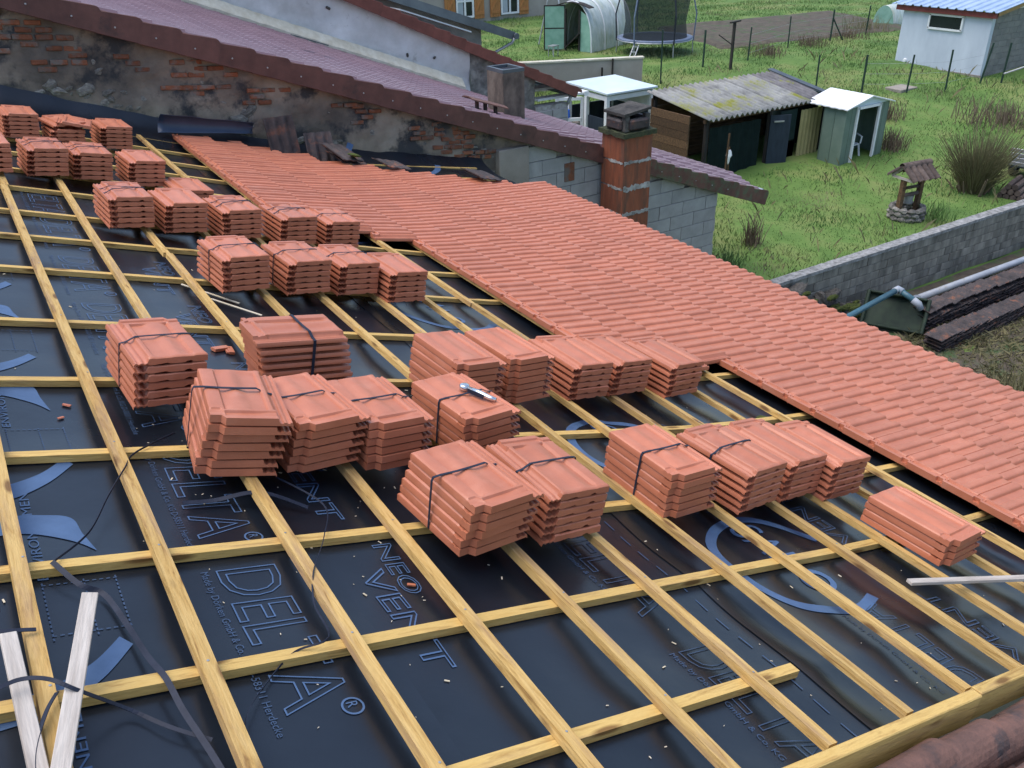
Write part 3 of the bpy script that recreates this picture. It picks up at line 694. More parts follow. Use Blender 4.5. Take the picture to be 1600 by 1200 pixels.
# ------------------------------------------------------------------ stacks of new tiles standing on the battens
STACKS = [
 (0, 'T', 6, 0.679, 8.399, 3.5, 0, 'stack of new orange tiles cut off by the left picture edge'),
 (1, 'T', 6, 1.084, 10.225, 3.1, 0, 'leftmost tile stack of the rear row under the old gable wall'),
 (2, 'T', 5, 1.499, 10.189, 3.1, 0, 'middle tile stack of the rear row, its top tile lying crooked'),
 (3, 'T', 6, 1.999, 10.406, 3.1, 0, 'rightmost tile stack of the rear row under the old gable wall'),
 (4, 'T', 6, 1.116, 8.556, 3.3, 2, 'left full tile stack of the second row from the gable wall, crossed straps'),
 (5, 'T', 6, 1.486, 8.668, 2.9, 2, 'middle tile stack of the second row from the gable wall'),
 (6, 'T', 6, 1.939, 8.654, 3.0, 0, 'right tile stack of the second row from the gable wall'),
 (7, 'T', 6, 1.494, 7.075, 3.4, 2, 'leftmost stack of the five tile stacks in the third row'),
 (8, 'T', 6, 1.897, 7.099, 3.4, 0, 'second from left of the five tile stacks in the third row'),
 (9, 'T', 3, 2.266, 8.242, 3.7, 0, 'low pile of new tiles peeping out behind the third row of stacks'),
 (10, 'T', 6, 2.333, 7.080, 3.5, 2, 'middle one of the five tile stacks in the third row'),
 (11, 'T', 6, 2.808, 7.081, 3.5, 2, 'second from right of the five tile stacks in the third row'),
 (12, 'T', 6, 3.224, 7.128, 3.3, 1, 'rightmost of the third row tile stacks, touching the laid tiles'),
 (13, 'T', 6, 1.930, 5.699, 4.2, 1, 'leftmost of the four tile stacks halfway along the roof'),
 (14, 'T', 6, 2.384, 5.739, 4.0, 1, 'second from left of the four tile stacks halfway along the roof'),
 (15, 'T', 6, 2.793, 5.809, 3.8, 1, 'third from left of the four tile stacks halfway along the roof'),
 (16, 'T', 6, 3.147, 5.710, 3.8, 0, 'rightmost of the four tile stacks halfway along the roof, strap fallen loose'),
 (17, 'T', 6, 1.040, 3.942, 3.5, 1, 'strapped tile stack farthest left of the near group, tail ends facing out'),
 (18, 'T', 7, 1.800, 4.070, 93.0, 1, 'strapped tile stack turned crosswise in the near group'),
 (19, 'H', 7, 1.185, 3.275, -7.9, 1, 'tall leaning tile stack in front of the crosswise stack, thin strap'),
 (20, 'H', 6, 1.515, 3.273, 4.8, 1, 'tile stack pressed against the right of the tall leaning stack'),
 (21, 'H', 6, 1.868, 3.242, 3.9, 1, 'strapped tile stack left of the stack that carries the tool'),
 (22, 'H', 6, 2.375, 3.264, 5.5, 1, 'strapped tile stack with a chrome tool lying on top'),
 (23, 'H', 7, 2.649, 3.837, 3.7, 0, 'leftmost of the five stacks right behind the stack with the tool'),
 (24, 'H', 7, 3.066, 3.924, 5.0, 0, 'second from left of the five stacks right behind the tool stack'),
 (25, 'T', 6, 3.569, 3.968, 2.1, 0, 'middle one of the five stacks right behind the tool stack'),
 (26, 'T', 6, 3.975, 4.034, 2.6, 0, 'second from right of the five stacks right behind the tool stack'),
 (27, 'T', 6, 4.421, 3.976, 3.6, 0, 'rightmost of the five stacks behind the tool stack, next to laid tiles'),
 (28, 'H', 6, 1.940, 2.539, 4.9, 1, 'big strapped tile stack nearest the camera, head ends facing out'),
 (29, 'T', 6, 2.361, 2.566, 1.7, 1, 'strapped tile stack right of the nearest one, rounded tails facing out'),
 (30, 'H', 6, 3.166, 2.618, 0.8, 1, 'leftmost of the four stacks in the front row right of centre, strapped'),
 (31, 'T', 6, 3.638, 2.607, 5.4, 1, 'second from left of the four front row stacks, short strap across'),
 (32, 'T', 6, 4.064, 2.663, 2.3, 0, 'third from left of the four front row stacks, no strap'),
 (33, 'T', 6, 4.394, 2.604, 0.9, 0, 'rightmost of the four front row stacks, beside the laid tile edge'),
 (34, 'H', 4, 4.458, 1.908, 2.2, 0, 'low stack of four tiles alone at the right, near the verge'),
]
PITCH = 0.0405
def strap_mesh(n, y, wide=0.015):
    h = n * PITCH + 0.006; mb = MB()
    prof = [(-0.003, 0.006), (-0.004, h * .5), (-0.003, h - 0.030), (0.03, h - 0.024), (0.072, h - 0.003), (0.15, h - 0.003), (0.22, h - 0.003), (0.30, h - 0.001), (0.338, h - 0.004), (0.344, h - 0.02), (0.344, h * 0.5), (0.343, 0.006), (0.2, 0.0), (0.1, 0.0), (-0.003, 0.006)]
    mb.ribbon([(a, y + 0.006 * math.sin(a * 9), b) for a, b in prof], wide, (0, 1, 0), 0.0022)
    return mb.mesh('strap')
STRAPS = {}
# the stacks lie a little flatter than the roof: their downhill side is packed up on the battens
TILT = {0: 8.0, 1: 6.9, 2: 7.5, 3: 7.0, 4: 7.4, 5: 5.5, 6: 7.0, 7: 7.1, 8: 6.8, 9: 5.8, 10: 7.8, 11: 7.1, 12: 6.0, 13: 8.0, 14: 6.8, 15: 6.0, 16: 5.3, 17: 5.1, 18: 5.0, 19: 2.0, 20: 8.1, 21: 7.1, 22: 10.3, 23: 6.0, 24: 7.7, 25: 4.5, 26: 5.1, 27: 6.5, 28: 9.4, 29: 4.1, 30: 8.8, 31: 6.0, 32: 4.8, 33: 5.3, 34: 9.0}
for idx, o, n, cv, cu, rot, st, lab in STACKS:
    r = R(rot + (180 if o == 'H' else 0))
    ph = R(TILT[idx])
    mw = ROOF @ T(cv, cu, zs(cv, cu) + 0.0365 + 0.144 * math.sin(ph)) @ RY(-ph) @ RZ(r) @ Matrix.Diagonal((0.941, 0.98, 1, 1)) @ T(-TW / 2, -TL / 2, 0)
    e = empty('tile_stack', mw=mw, label=lab, cat='tile stack', group='stacks of new roof tiles on the battens')
    for k in range(n):
        dz = 0.012 if k else 0
        m = T(random.uniform(-0.004, 0.004), random.uniform(-0.005, 0.005), k * PITCH) @ T(TW / 2, TL / 2, 0) @ RZ(R(random.uniform(-1.0, 1.0))) @ T(-TW / 2, -TL / 2, 0)
        if idx in (19, 20, 28): m = T(-0.007 * k if o == 'H' else 0.007 * k, 0.006 * k, 0) @ m
        if idx == 18: m = T(0, 0.009 * k, 0) @ m
        if idx == 2 and k == n - 1: m = T(0.03, 0.0, 0.012) @ m @ RY(R(-4)) @ RZ(R(9))
        link('roof_tile', TILE, None, e, m)
    if idx == 2: link('roof_tile', TILE, None, e, T(0.06, 0.02, (n) * PITCH + 0.012) @ RY(R(7)) @ RZ(R(-14)))
    if st:
        for y in ([0.25] if st == 1 else [0.24, 0.30]):
            key = (n, y)
            if key not in STRAPS: STRAPS[key] = strap_mesh(n, y, 0.016 if idx in (18, 28, 29, 30, 31) else 0.012)
            m = T(0, 0, 0) if st == 1 else T(TW / 2, 0.27, 0) @ RZ(R(13 if y < 0.27 else -13)) @ T(-TW / 2, -0.27, 0)
            link('strap', STRAPS[key], M['strap'], e, m)

# ------------------------------------------------------------------ loose things on the roof
def onroof(v, u, n): return ROOF @ Vector((v, u, zs(v, u) + n))
def strap_path(name, pts, w, label, side=(0, 0, 1)):
    P = [onroof(*p) for p in pts]; out = []
    for i in range(len(P) - 1):
        p = [P[max(i - 1, 0)], P[i], P[i + 1], P[min(i + 2, len(P) - 1)]]
        for q in range(8):
            f = q / 8; out.append(0.5 * ((2 * p[1]) + (-p[0] + p[2]) * f + (2 * p[0] - 5 * p[1] + 4 * p[2] - p[3]) * f * f + (-p[0] + 3 * p[1] - 3 * p[2] + p[3]) * f ** 3))
    out.append(P[-1])
    return tag(MB().ribbon(out, w, side, 0.0022).build(name, 'strap'), label, 'strap', 'loose packing straps on the roof')
strap_path('packing_strap', [(1.02, 3.48, 0.02), (0.83, 3.33, 0.01), (0.75, 3.14, 0.045), (0.67, 3.0, 0.01), (0.57, 2.78, 0.0), (0.44, 2.61, 0.012)], 0.008, 'loose black strap curling from the leaning stack down over the left batten')
strap_path('packing_strap', [(0.435, 2.61, 0.012), (0.50, 2.50, -0.01), (0.565, 2.45, -0.025), (0.60, 2.28, -0.022), (0.62, 2.10, -0.005), (0.64, 1.98, 0.012), (0.66, 1.86, -0.005), (0.695, 1.70, -0.02), (0.72, 1.52, -0.025)], 0.017, 'flat black strap running down the membrane between the two left battens', (1, 0.1, 0.2))
strap_path('packing_strap', [(0.20, 1.95, 0.09), (0.27, 1.975, 0.10), (0.335, 1.955, 0.105), (0.40, 1.91, 0.09), (0.53, 1.92, -0.015), (0.62, 1.83, -0.024), (0.71, 1.75, -0.024)], 0.011, 'dark strap arching over the pale laths at the lower left', (0.2, 1, 0.4))
strap_path('packing_strap', [(0.10, 2.25, 0.05), (0.26, 2.23, 0.06), (0.345, 2.23, 0.05)], 0.012, 'short dark strap over the batten at the left picture edge', (0.1, 1, 0.3))
strap_path('packing_strap', [(0.36, 1.95, 0.06), (0.325, 1.88, 0.06), (0.285, 1.75, 0.06), (0.275, 1.6, 0.06)], 0.012, 'dark strap hanging down between the two pale laths', (1, 0, 0.2))
strap_path('packing_strap', [(1.34, 3.08, 0.0), (1.44, 2.80, 0.02), (1.35, 2.57, 0.025), (1.215, 2.34, 0.04), (1.17, 2.20, 0.01), (1.135, 2.0, 0.035), (1.03, 2.0, 0.0), (0.92, 1.92, -0.02), (0.80, 1.76, 0.02), (0.74, 1.58, 0.02)], 0.007, 'thin black strap looping over the third batten beside the big lettering', (0.7, 0.5, 0.5))
strap_path('packing_strap', [(0.93, 2.96, -0.02), (1.05, 2.96, -0.02), (1.22, 2.93, 0.02), (1.40, 2.85, -0.02)], 0.02, 'flat dark strap lying under the leaning tile stack', (0, 1, 0.3))
strap_path('packing_strap', [(3.05, 5.80, 0.06), (3.12, 5.62, 0.07), (3.22, 5.56, 0.05), (3.28, 5.54, 0.03)], 0.014, 'fallen strap hanging off the rightmost halfway stack', (0, 0, 1))
def lath(v0, u0, v1, u1, n, w, label):
    a, b = onroof(v0, u0, n), onroof(v1, u1, n); d = b - a
    up = ROOF.to_3x3() @ Vector((0, 0, 1)); y = d.normalized(); x = y.cross(up).normalized(); z = x.cross(y)
    m = Matrix((x, y, z)).transposed().to_4x4(); m.translation = a
    tag(MB().box((-w / 2, 0, 0), (w / 2, d.length, 0.018)).build('loose_lath', 'lath', mtx=m, bevel=0.002), label, 'lath', 'loose pale laths on the roof')
lath(0.495, 2.32, 0.30, 1.55, 0.07, 0.045, 'pale sawn lath lying askew over the lower left battens')
lath(0.275, 2.22, 0.295, 1.55, 0.045, 0.042, 'greyish lath at the lower left corner, half out of the picture')
lath(3.86, 1.60, 4.9, 1.36, 0.075, 0.035, 'weathered whitish lath across the battens at the right edge')
# chrome tool on the strapped stack
tm = ROOF @ T(2.36, 3.28, zs(2.3, 3.2) + 0.0365 + 0.026 + 6 * PITCH - 0.004) @ RY(R(-10.3)) @ RZ(R(-70))
tool = empty('hand_tool', mw=tm @ Matrix.Scale(1.25, 4), label='small chrome hand tool lying on a strapped tile stack', cat='tool')
MB().tube([(-0.01, 0, 0.012), (0.05, 0, 0.014), (0.10, 0, 0.012), (0.13, 0.004, 0.012)], [0.010, 0.012, 0.010, 0.008], 10).build('handle', 'chrome', tool, smooth=True)
MB().lathe([(0, 0), (0.02, 0), (0.021, 0.006), (0.021, 0.018), (0.015, 0.022), (0, 0.022)], 14).build('head', 'chrome', tool, T(-0.028, 0, 0.002), smooth=True)
MB().box((0.0, -0.016, 0.004), (0.08, -0.012, 0.02)).build('grip', 'strap', tool)
# broken shards and a clod of moss
for k, (v, u, s) in enumerate([(1.55, 4.62, 0.05), (1.60, 4.60, 0.045), (0.66, 3.9, 0.018), (0.62, 3.78, 0.014), (2.9, 4.52, 0.035), (1.6, 2.29, 0.016)]):
    b = MB().box((-s, -s * .35, 0), (s, s * .35, s * .35)).box((-s * .9, s * .36, 0.002), (s * .8, s * .6, s * .25))
    lab = ['long tile shard left of the crosswise stack', 'second tile shard leaning on the first left of the crosswise stack', 'small red tile crumb near the left batten', 'smaller red tile crumb nearer the camera by the left batten', 'flat red tile splinter in front of the five stacks', 'red tile crumb on the printed letters'][k]
    o = tag(b.build('tile_shard', 'tile'), lab, 'tile shard', 'broken tile bits on the underlay')
    o.matrix_world = ROOF @ T(v, u, memb(v, u) + 0.004) @ RZ(k * 1.1 + 0.4)
mo = tag(link('moss_clod', rock_mesh('moss_clod', 0.07, 0.035, 0.025, 3), M['moss']), 'green clod of moss on the underlay beside the laid tiles', 'moss')
mo.matrix_world = ROOF @ T(4.98, 3.42, memb(4.98, 3.42) + 0.015)
# sawdust and wood chips
rng = random.Random(3); mb = MB()
for k in range(250):
    v, u = rng.uniform(0.1, 5.2), 1.15 + 8.5 * rng.random() ** 1.6
    if rng.random() < 0.5: v = rng.uniform(0.9, 3.0); u = rng.uniform(1.2, 4.6)
    s = rng.choice([0.0025, 0.003, 0.004, 0.005, 0.009]) ; a = rng.uniform(0, 6.28)
    m = ROOF @ T(v, u, memb(v, u) + 0.003) @ RZ(a) @ RX(rng.uniform(-.3, .3))
    mb.box((-s, -s * .3, 0), (s, s * .3, 0.002), m)
tag(mb.build('wood_chips', 'chip'), 'pale wood chips and crumbs scattered over the dark underlay', 'wood chips', kind='stuff')
for k, (v0, u0, v1, u1) in enumerate([(1.72, 5.45, 1.98, 5.2), (1.60, 5.72, 1.9, 5.42)]):
    o = tag(MB().bar(onroof(v0, u0, -0.01), onroof(v1, u1, -0.02), 0.012, 0.006).build('wood_splinter', 'chip'), ['long pale wood splinter beside the third batten', 'thin pale splinter just behind the other one by the third batten'][k], 'splinter', 'wood splinters')

# old interlocking tiles -----------------------------------------------------------
def old_tile_mesh(w=0.30, l=0.42):
    def fn(a, b):
        return (w * a - w / 2, l * b, 0.018 + 0.014 * math.cos(2 * math.pi * 3 * a) * (1 if 0.04 < b < 0.96 else 0.3))
    return MB().sheet(fn, 24, 6, 0.014).mesh('old_tile', smooth=False)
OLD = old_tile_mesh(); OLD.materials.append(M['oldtile'])
OLDS = old_tile_mesh(0.34, 0.42); OLDS.materials.append(M['oldtile'])
def old_tile(mw, lab):
    o = tag(link('old_tile', OLD, None), lab, 'roof tile', 'old dark tiles left by the gable wall'); o.matrix_world = mw; return o
old_tile(T(4.20, 11.55, -1.30) @ RX(R(72)) @ RY(R(3)) @ Matrix.Diagonal((1.35, 1.25, 1.2, 1)), 'taller of two old dark tiles leaning on the gable wall')
old_tile(T(4.68, 11.48, -1.47) @ RZ(R(-8)) @ RX(R(64)) @ RY(R(8)) @ Matrix.Diagonal((1.3, 1.05, 1.2, 1)), 'shorter tilted old tile leaning on the gable wall')
old_tile(ROOF @ T(5.12, 11.0, zs(5.1, 11) + 0.15) @ RZ(R(24)) @ RX(R(12)) @ Matrix.Diagonal((1.4, 1.2, 1.2, 1)), 'mossy old tile lying on the laid tiles near the leaning ones')
old_tile(ROOF @ T(5.18, 11.06, zs(5.1, 11) + 0.10) @ RZ(R(10)) @ RX(R(6)) @ Matrix.Diagonal((1.4, 1.1, 1, 1)), 'old tile underneath the mossy one at the tile edge')
old_tile(ROOF @ T(5.72, 10.78, zs(5.7, 10.8) + 0.12) @ RZ(R(12)) @ RX(R(3)) @ Matrix.Diagonal((1.3, 1, 1, 1)), 'flat dark red old tile right of the mossy one')
old_tile(ROOF @ T(6.85, 10.22, zs(6.85, 10.3) + 0.13) @ RZ(R(14)) @ RX(R(4)) @ Matrix.Diagonal((1.4, 1.05, 1, 1)), 'old tile lying farthest right along the new tile edge')
mo = tag(link('moss_clod', rock_mesh('moss_clod', 0.10, 0.07, 0.02, 5), M['moss']), 'bright moss cushion on the old tile at the tile edge', 'moss')
mo.matrix_world = ROOF @ T(5.14, 11.06, zs(5.1, 11) + 0.23)

# old roof next door, below the near verge board
nr = empty('old_neighbour_roof', mw=ROOF.copy(), label='old barrel tiled roof below the yellow verge board at lower right', cat='roof')
MB().box((-1, -2.5, -0.22), (7.3, 0.93, -0.16)).build('roof_deck', 'dark_wood', nr)
def barrel(w=0.17, l=0.48):
    def fn(a, b):
        t = math.pi * a; r = (w / 2) * (1 - 0.12 * b)
        return (l * b, r * math.cos(t), r * math.sin(t))
    return MB().sheet(fn, 12, 3, 0.014).mesh('barrel_tile', smooth=False)
BAR = barrel(); BAR.materials.append(M['oldred'])
for i in range(20):
    for j in range(5):
        link('barrel_tile', BAR, None, nr, T(0.2 + i * 0.33, 0.875 - j * 0.21, -0.07 + random.uniform(-.008, .008)) @ RZ(R(random.uniform(-3, 3))) @ RY(R(-4.0)))
        if j < 4: link('barrel_tile', BAR, None, nr, T(0.25 + i * 0.33, 0.77 - j * 0.21, -0.06 + random.uniform(-.008, .008)) @ RZ(R(random.uniform(-2, 2))) @ RX(math.pi) @ RY(R(4.0)))

# ------------------------------------------------------------------ neighbour: gable wall with verge tiles and brown roof
nb = empty('neighbour_house', (7, 12.0, YARD), label='neighbour house with patched rubble gable wall and brown tiled roof', cat='house')
inb = T(-7, -12.0, -YARD)
def verge_z(x): return 1.22 - 0.3655 * x                    # underside of the verge
def wallfn(a, b):
    x = -3 + a * 11.4; zt = verge_z(x) + 0.1; z = (YARD - 0.2) + b * (zt - YARD + 0.2)
    d = 0.05 * mnoise.noise(Vector((x * 1.5, z * 2.0, 0))) + 0.035 * mnoise.noise(Vector((x * 4, z * 5, 3))) + 0.018 * mnoise.noise(Vector((x * 11, z * 12, 7)))
    return (x, 12.02 + d, z)
MB().grid(wallfn, 210, 110).build('rubble_wall', 'render_old', nb, inb, smooth=True)
MB().box((-3, 12.2, YARD), (12.9, 12.4, -3.3)).build('inner_wall', 'concrete', nb, inb)
rs = random.Random(11)
def brick_at(x, z, w=0.20, h=0.06, tilt=-0.0):
    if z > verge_z(x) - 0.05: return
    m = inb @ T(x, 11.995, z) @ RY(R(rs.uniform(-1.5, 1.5)) + 0.09)
    MB().box((-w / 2 * rs.uniform(.7, 1.1), 0.012 - rs.uniform(0, .022), -h / 2 * rs.uniform(.8, 1.1)), (w / 2, 0.09, h / 2)).build('brick', 'brick', nb, m, bevel=0.008)
clusters = [(1.5, 0.35, 0.5, 0.22, 8), (1.9, 0.05, 0.35, 0.2, 5), (2.7, -0.02, .25, .1, 3), (3.35, -0.25, 0.38, 0.2, 8), (3.2, -0.5, .3, .15, 3), (4.2, -0.62, 0.3, 0.12, 4), (4.15, -0.38, 0.12, 0.08, 3), (5.55, -1.02, 0.22, 0.14, 5), (5.35, -0.92, .15, .08, 3), (6.45, -1.42, 0.12, 0.1, 3),
            (7.1, -1.5, 0.42, 0.16, 10), (7.25, -1.65, 0.40, 0.16, 9), (6.95, -1.78, 0.3, 0.10, 6), (7.5, -1.95, 0.28, 0.10, 4), (7.45, -2.1, 0.3, 0.06, 4), (1.2, .6, .3, .1, 4)]
for cx, cz, rx, rz, n in clusters:               # ragged patches where the render has fallen off connected courses
    rows = max(1, int(round(2 * rz / 0.078))); left = int(n * 1.5)
    for row in range(rows):
        z = cz + rz - row * 0.078; half = rx * (0.45 + 0.55 * rs.random()); sh = rs.uniform(-.3, .3) * rx
        x = cx + sh - half + (0.11 if row % 2 else 0)
        while x < cx + sh + half and left > 0:
            if rs.random() < 0.82: brick_at(x, z - 0.10 * (x - cx)); left -= 1
            x += 0.215
ROCKS = [rock_mesh('wall_stone', 0.5, 0.5, 0.5, s, 2, 0.45) for s in range(6)]
for r_ in ROCKS: r_.materials.append(M['stone'])
for k in range(190):
    x = rs.uniform(0.9, 8.2); zt = verge_z(x); zb = -0.33 * x + 0.1
    z = rs.uniform(zb - 0.1, zt - 0.25)
    if rs.random() < 0.4: z = zb + rs.uniform(0, 0.35)
    s = rs.uniform(0.05, 0.19)
    link('wall_stone', ROCKS[k % 6], None, nb, inb @ T(x, 12.055, z) @ RY(rs.uniform(-.5, .5)) @ Matrix.Diagonal((s * rs.uniform(1, 1.9), s * 0.55, s * rs.uniform(.6, 1), 1)))
MB().box((7.80, 11.90, YARD), (8.38, 12.2, -1.86)).build('concrete_pier', 'concrete', nb, inb, bevel=0.01)
# concrete blocks of the extension, each with its joints
MB().box((8.385, 12.03, YARD), (12.86, 12.2, -3.45)).build('mortar_bed', 'mortar', nb, inb)
bw, bh = 0.60, 0.265
BLK = MB().box((-bw / 2 + 0.004, -0.05, -bh / 2 + 0.004), (bw / 2 - 0.004, 0.05, bh / 2 - 0.004)).mesh('concrete_block', bevel=0.006); BLK.materials.append(M['block'])
z = -5.75; row = 0
while z < -1.6:
    x = 8.39 + bw / 2 - (bw / 2 if row % 2 else 0)
    while x - bw / 2 < 12.9:
        xa, xb = max(x - bw / 2, 8.39), min(x + bw / 2, 12.9)
        if xb - xa > 0.12 and z + bh / 2 < verge_z((xa + xb) / 2) + 0.16:
            link('concrete_block', BLK, None, nb, inb @ T((xa + xb) / 2, 12.03 + rs.uniform(-.004, .004), z) @ Matrix.Diagonal(((xb - xa) / bw, 1, 1, 1)))
        x += bw
    z += bh; row += 1
MB().box((9.15, 11.965, -2.62), (9.36, 12.1, -2.30)).build('red_brick_infill', 'brick', nb, inb, bevel=0.006)
MB().add([(8.39, 12.05, -5.9), (12.9, 12.05, -5.9), (12.9, 12.05, verge_z(12.9) + .12), (8.39, 12.05, verge_z(8.39) + .12), (8.39, 12.2, -5.9), (12.9, 12.2, -5.9), (12.9, 12.2, verge_z(12.9) + .12), (8.39, 12.2, verge_z(8.39) + .12)], [(0, 1, 2, 3), (7, 6, 5, 4), (0, 4, 5, 1), (3, 2, 6, 7), (1, 5, 6, 2), (0, 3, 7, 4)]).build('block_backing', 'mortar', nb, inb)
# verge tiles
def verge_tile(L=0.50, H=0.27):
    sh = [(0, 0), (L, 0), (L, H - 0.05), (L - 0.012, H - 0.008), (L - 0.045, H + 0.022), (L - 0.09, H + 0.026), (0, H - 0.012)]
    mb = MB(); n = len(sh)
    mb.add([(x, -0.015, z) for x, z in sh] + [(x, 0.02, z) for x, z in sh], [tuple(range(n)), tuple(range(2 * n - 1, n - 1, -1))] + [(i, i + n, (i + 1) % n + n, (i + 1) % n) for i in range(n)])
    mb.box((0, 0.0, H - 0.03), (L - 0.09, 0.22, H - 0.003))
    return mb.mesh('verge_tile', bevel=0.006)
VT = verge_tile(); VT.materials.append(M['verge'])
VTM = verge_tile(); VTM.materials.append(M['verge_moss'])
ang = math.atan(0.3655)
for k in range(30):
    x = 0.92 + 0.44 * k
    if x > 13.7: break
    link('verge_tile', VTM if x > 10.4 else VT, None, nb, inb @ T(x, 11.86, verge_z(x) + 0.005) @ RY(ang - R(0.6)))
    if x < 13: MB().lathe([(0, 0), (0.012, 0), (0.010, 0.006), (0, 0.008)], 8).build('nail_head', 'steel', nb, inb @ T(x + 0.22, 11.842, verge_z(x + .22) + 0.13) @ RX(R(90)))
# the roof field: waves across, small steps down the slope
def purple(a, b):
    y = 11.92 + b * 8.15
    return y
RX0, RX1 = -3.0, 14.0
ncol, nrow = 34, 46
xs = []
for i in range(nrow):
    t0 = RX0 + (RX1 - RX0) * i / nrow; t1 = RX0 + (RX1 - RX0) * (i + 1) / nrow
    xs += [(t0 + 0.001, 0.030), (t1 - 0.001, 0.0)]
pv = []; ys = []
for j in range(ncol):
    y0 = 11.92 + 8.15 * j / ncol; wd = 8.15 / ncol
    ys += [(y0 + wd * f, hgt) for f, hgt in ((0.0, 0.0), (0.10, 0.042), (0.26, 0.045), (0.34, 0.004), (0.55, 0.0), (0.62, 0.024), (0.74, 0.026), (0.82, 0.002))]
ys.append((20.07, 0.0))
for x, hx in xs:
    for y, hy in ys:
        f = (y - 11.92) / 8.15
        zl = verge_z(x) + 0.25 + 0.15 * sstep((x - 7.5) / 6.0) * sstep((y - 11.92) / 0.8); zr = -3.50 + 0.388 * (14.0 - x)
        pv.append((x, y, zl + (zr - zl) * f * f + 0.03 - hx + 0.03 + hy - 0.02))
nyy = len(ys)
pf = [(i * nyy + j, (i + 1) * nyy + j, (i + 1) * nyy + j + 1, i * nyy + j + 1) for i in range(len(xs) - 1) for j in range(nyy - 1)]
pm = bpy.data.meshes.new('roof_tile_field'); pm.from_pydata(pv, [], pf); pm.update()
tag(link('roof_tile_field', pm, M['purple'], nb, inb), kind='stuff')
MB().bar((14.03, 11.85, -3.66), (14.03, 20.0, -3.60), 0.05, 0.14).build('gutter', 'greypipe', nb, inb)
MB().add([(x, y, z) for x in (-3.0, 13.9) for y, z in ((12.1, verge_z(x) + 0.10), (20.0, verge_z(x) + 0.10), (20.0, verge_z(x) + 0.16), (12.1, verge_z(x) + 0.16))], [(0, 1, 2, 3), (7, 6, 5, 4), (0, 4, 5, 1), (1, 5, 6, 2), (2, 6, 7, 3), (3, 7, 4, 0)]).build('roof_deck', 'dark_wood', nb, inb)
MB().box((12.7, 12.3, -6.5), (12.9, 20.0, -3.55)).build('rear_wall', 'concrete', nb, inb)
MB().box((6.2, 16.42, 0.0), (6.9, 16.56, 0.02)).build('skylight_bar', 'zinc', nb, inb @ T(0, 0, 0) @ T(6.2, 16.5, verge_z(6.2) + 0.62) @ RY(ang) @ T(-6.2, -16.5, 0))
# red roof vent tile
MB().sheet(lambda a, b: (7.80 + 0.70 * a, 12.70 + 0.34 * b, 0.03 * math.sin(math.pi * b) - 0.24 * a), 6, 8, 0.02).build('vent_cap', 'oldred', nb, inb @ T(0, 0, -1.17))
for xx in (7.98, 8.14, 8.34): MB().bar((xx, 12.87, verge_z(xx) + 0.22), (xx, 12.87, -1.18 - 0.24 * (xx - 7.8) / 0.7), 0.05).build('vent_leg', 'oldtile', nb, inb)
# stained chimney on the brown roof
ch = empty('roof_chimney', (9.12, 13.75, -2.4), label='stained square cement chimney standing on the brown roof', cat='chimney')
MB().box((-0.23, -0.25, 0), (0.23, 0.30, 1.40)).build('shaft', 'chimney_dark', ch, bevel=0.01)
r = MB(); r.box((-0.23, -0.25, 1.40), (0.23, -0.20, 1.46)); r.box((-0.23, 0.25, 1.40), (0.23, 0.30, 1.46)); r.box((-0.23, -0.199, 1.40), (-0.18, 0.249, 1.46)); r.box((0.18, -0.199, 1.40), (0.23, 0.249, 1.46))
r.build('rim', 'zinc', ch); MB().box((-0.178, -0.198, 1.39), (0.178, 0.248, 1.41)).build('flue_opening', 'black', ch)
MB().box((-0.26, -0.28, 0.30), (0.27, 0.33, 0.56)).build('lead_flashing', 'zinc', ch, bevel=0.01)

# ------------------------------------------------------------------ brick chimney by the block wall
bc = empty('brick_chimney', (10.20, 11.60, YARD), label='red hollow brick chimney with mossy cap beside the block wall', cat='chimney')
bz = 0.0; hgt = 4.97; rows = 11; bhh = hgt / rows
MB().box((-0.285, -0.275, 0), (0.285, 0.275, hgt)).build('mortar_core', 'mortar', bc)
for i in range(rows):
    z0 = i * bhh + 0.012; z1 = (i + 1) * bhh - 0.012
    parts = [((-0.31, -0.30), (0.31, 0.30))]
    for (a, b), (c, d) in parts: MB().box((a, b, z0), (c, d, z1)).build('brick', 'chimney_brick', bc, bevel=0.006)
rs2 = random.Random(5)
def smear(x0, x1, zc, hh, face, material='mortar'):
    n = 16; mb = MB(); top = []; bot = []
    for i in range(n + 1):
        t = x0 + (x1 - x0) * i / n
        top.append((t, zc + hh * (0.3 + 0.7 * rs2.random()))); bot.append((t, zc - hh * (0.3 + 0.7 * rs2.random())))
    for i in range(n):
        q = [bot[i], bot[i + 1], top[i + 1], top[i]]; k = rs2.uniform(0.003, 0.009)
        if face == 'y': vs_ = [(p[0], -0.301 - k, p[1]) for p in q] + [(p[0], -0.298, p[1]) for p in q]
        else: vs_ = [(-0.311 - k, p[0], p[1]) for p in q] + [(-0.308, p[0], p[1]) for p in q]
        mb.add(vs_, [(0, 1, 2, 3), (7, 6, 5, 4), (0, 4, 5, 1), (1, 5, 6, 2), (2, 6, 7, 3), (3, 7, 4, 0)])
    mb.build('mortar_smear', material, bc)
for i in range(5, rows):
    smear(-0.29, 0.30, i * bhh, 0.045 + 0.025 * (i % 2), 'y')
    smear(-0.29, 0.1, i * bhh, 0.035, 'x')
smear(-0.30, 0.30, 6.75 * bhh, 0.13, 'y', 'whitewash'); smear(-0.05, 0.30, 6.2 * bhh, 0.12, 'y', 'whitewash')
cp = MB().sheet(lambda a, b: (-0.36 + 0.72 * a, -0.35 + 0.70 * b, hgt + 0.06 + 0.04 * mnoise.noise(Vector((a * 5, b * 5, 1)))), 14, 14, 0.08).build('cap_slab', 'capmoss', bc)
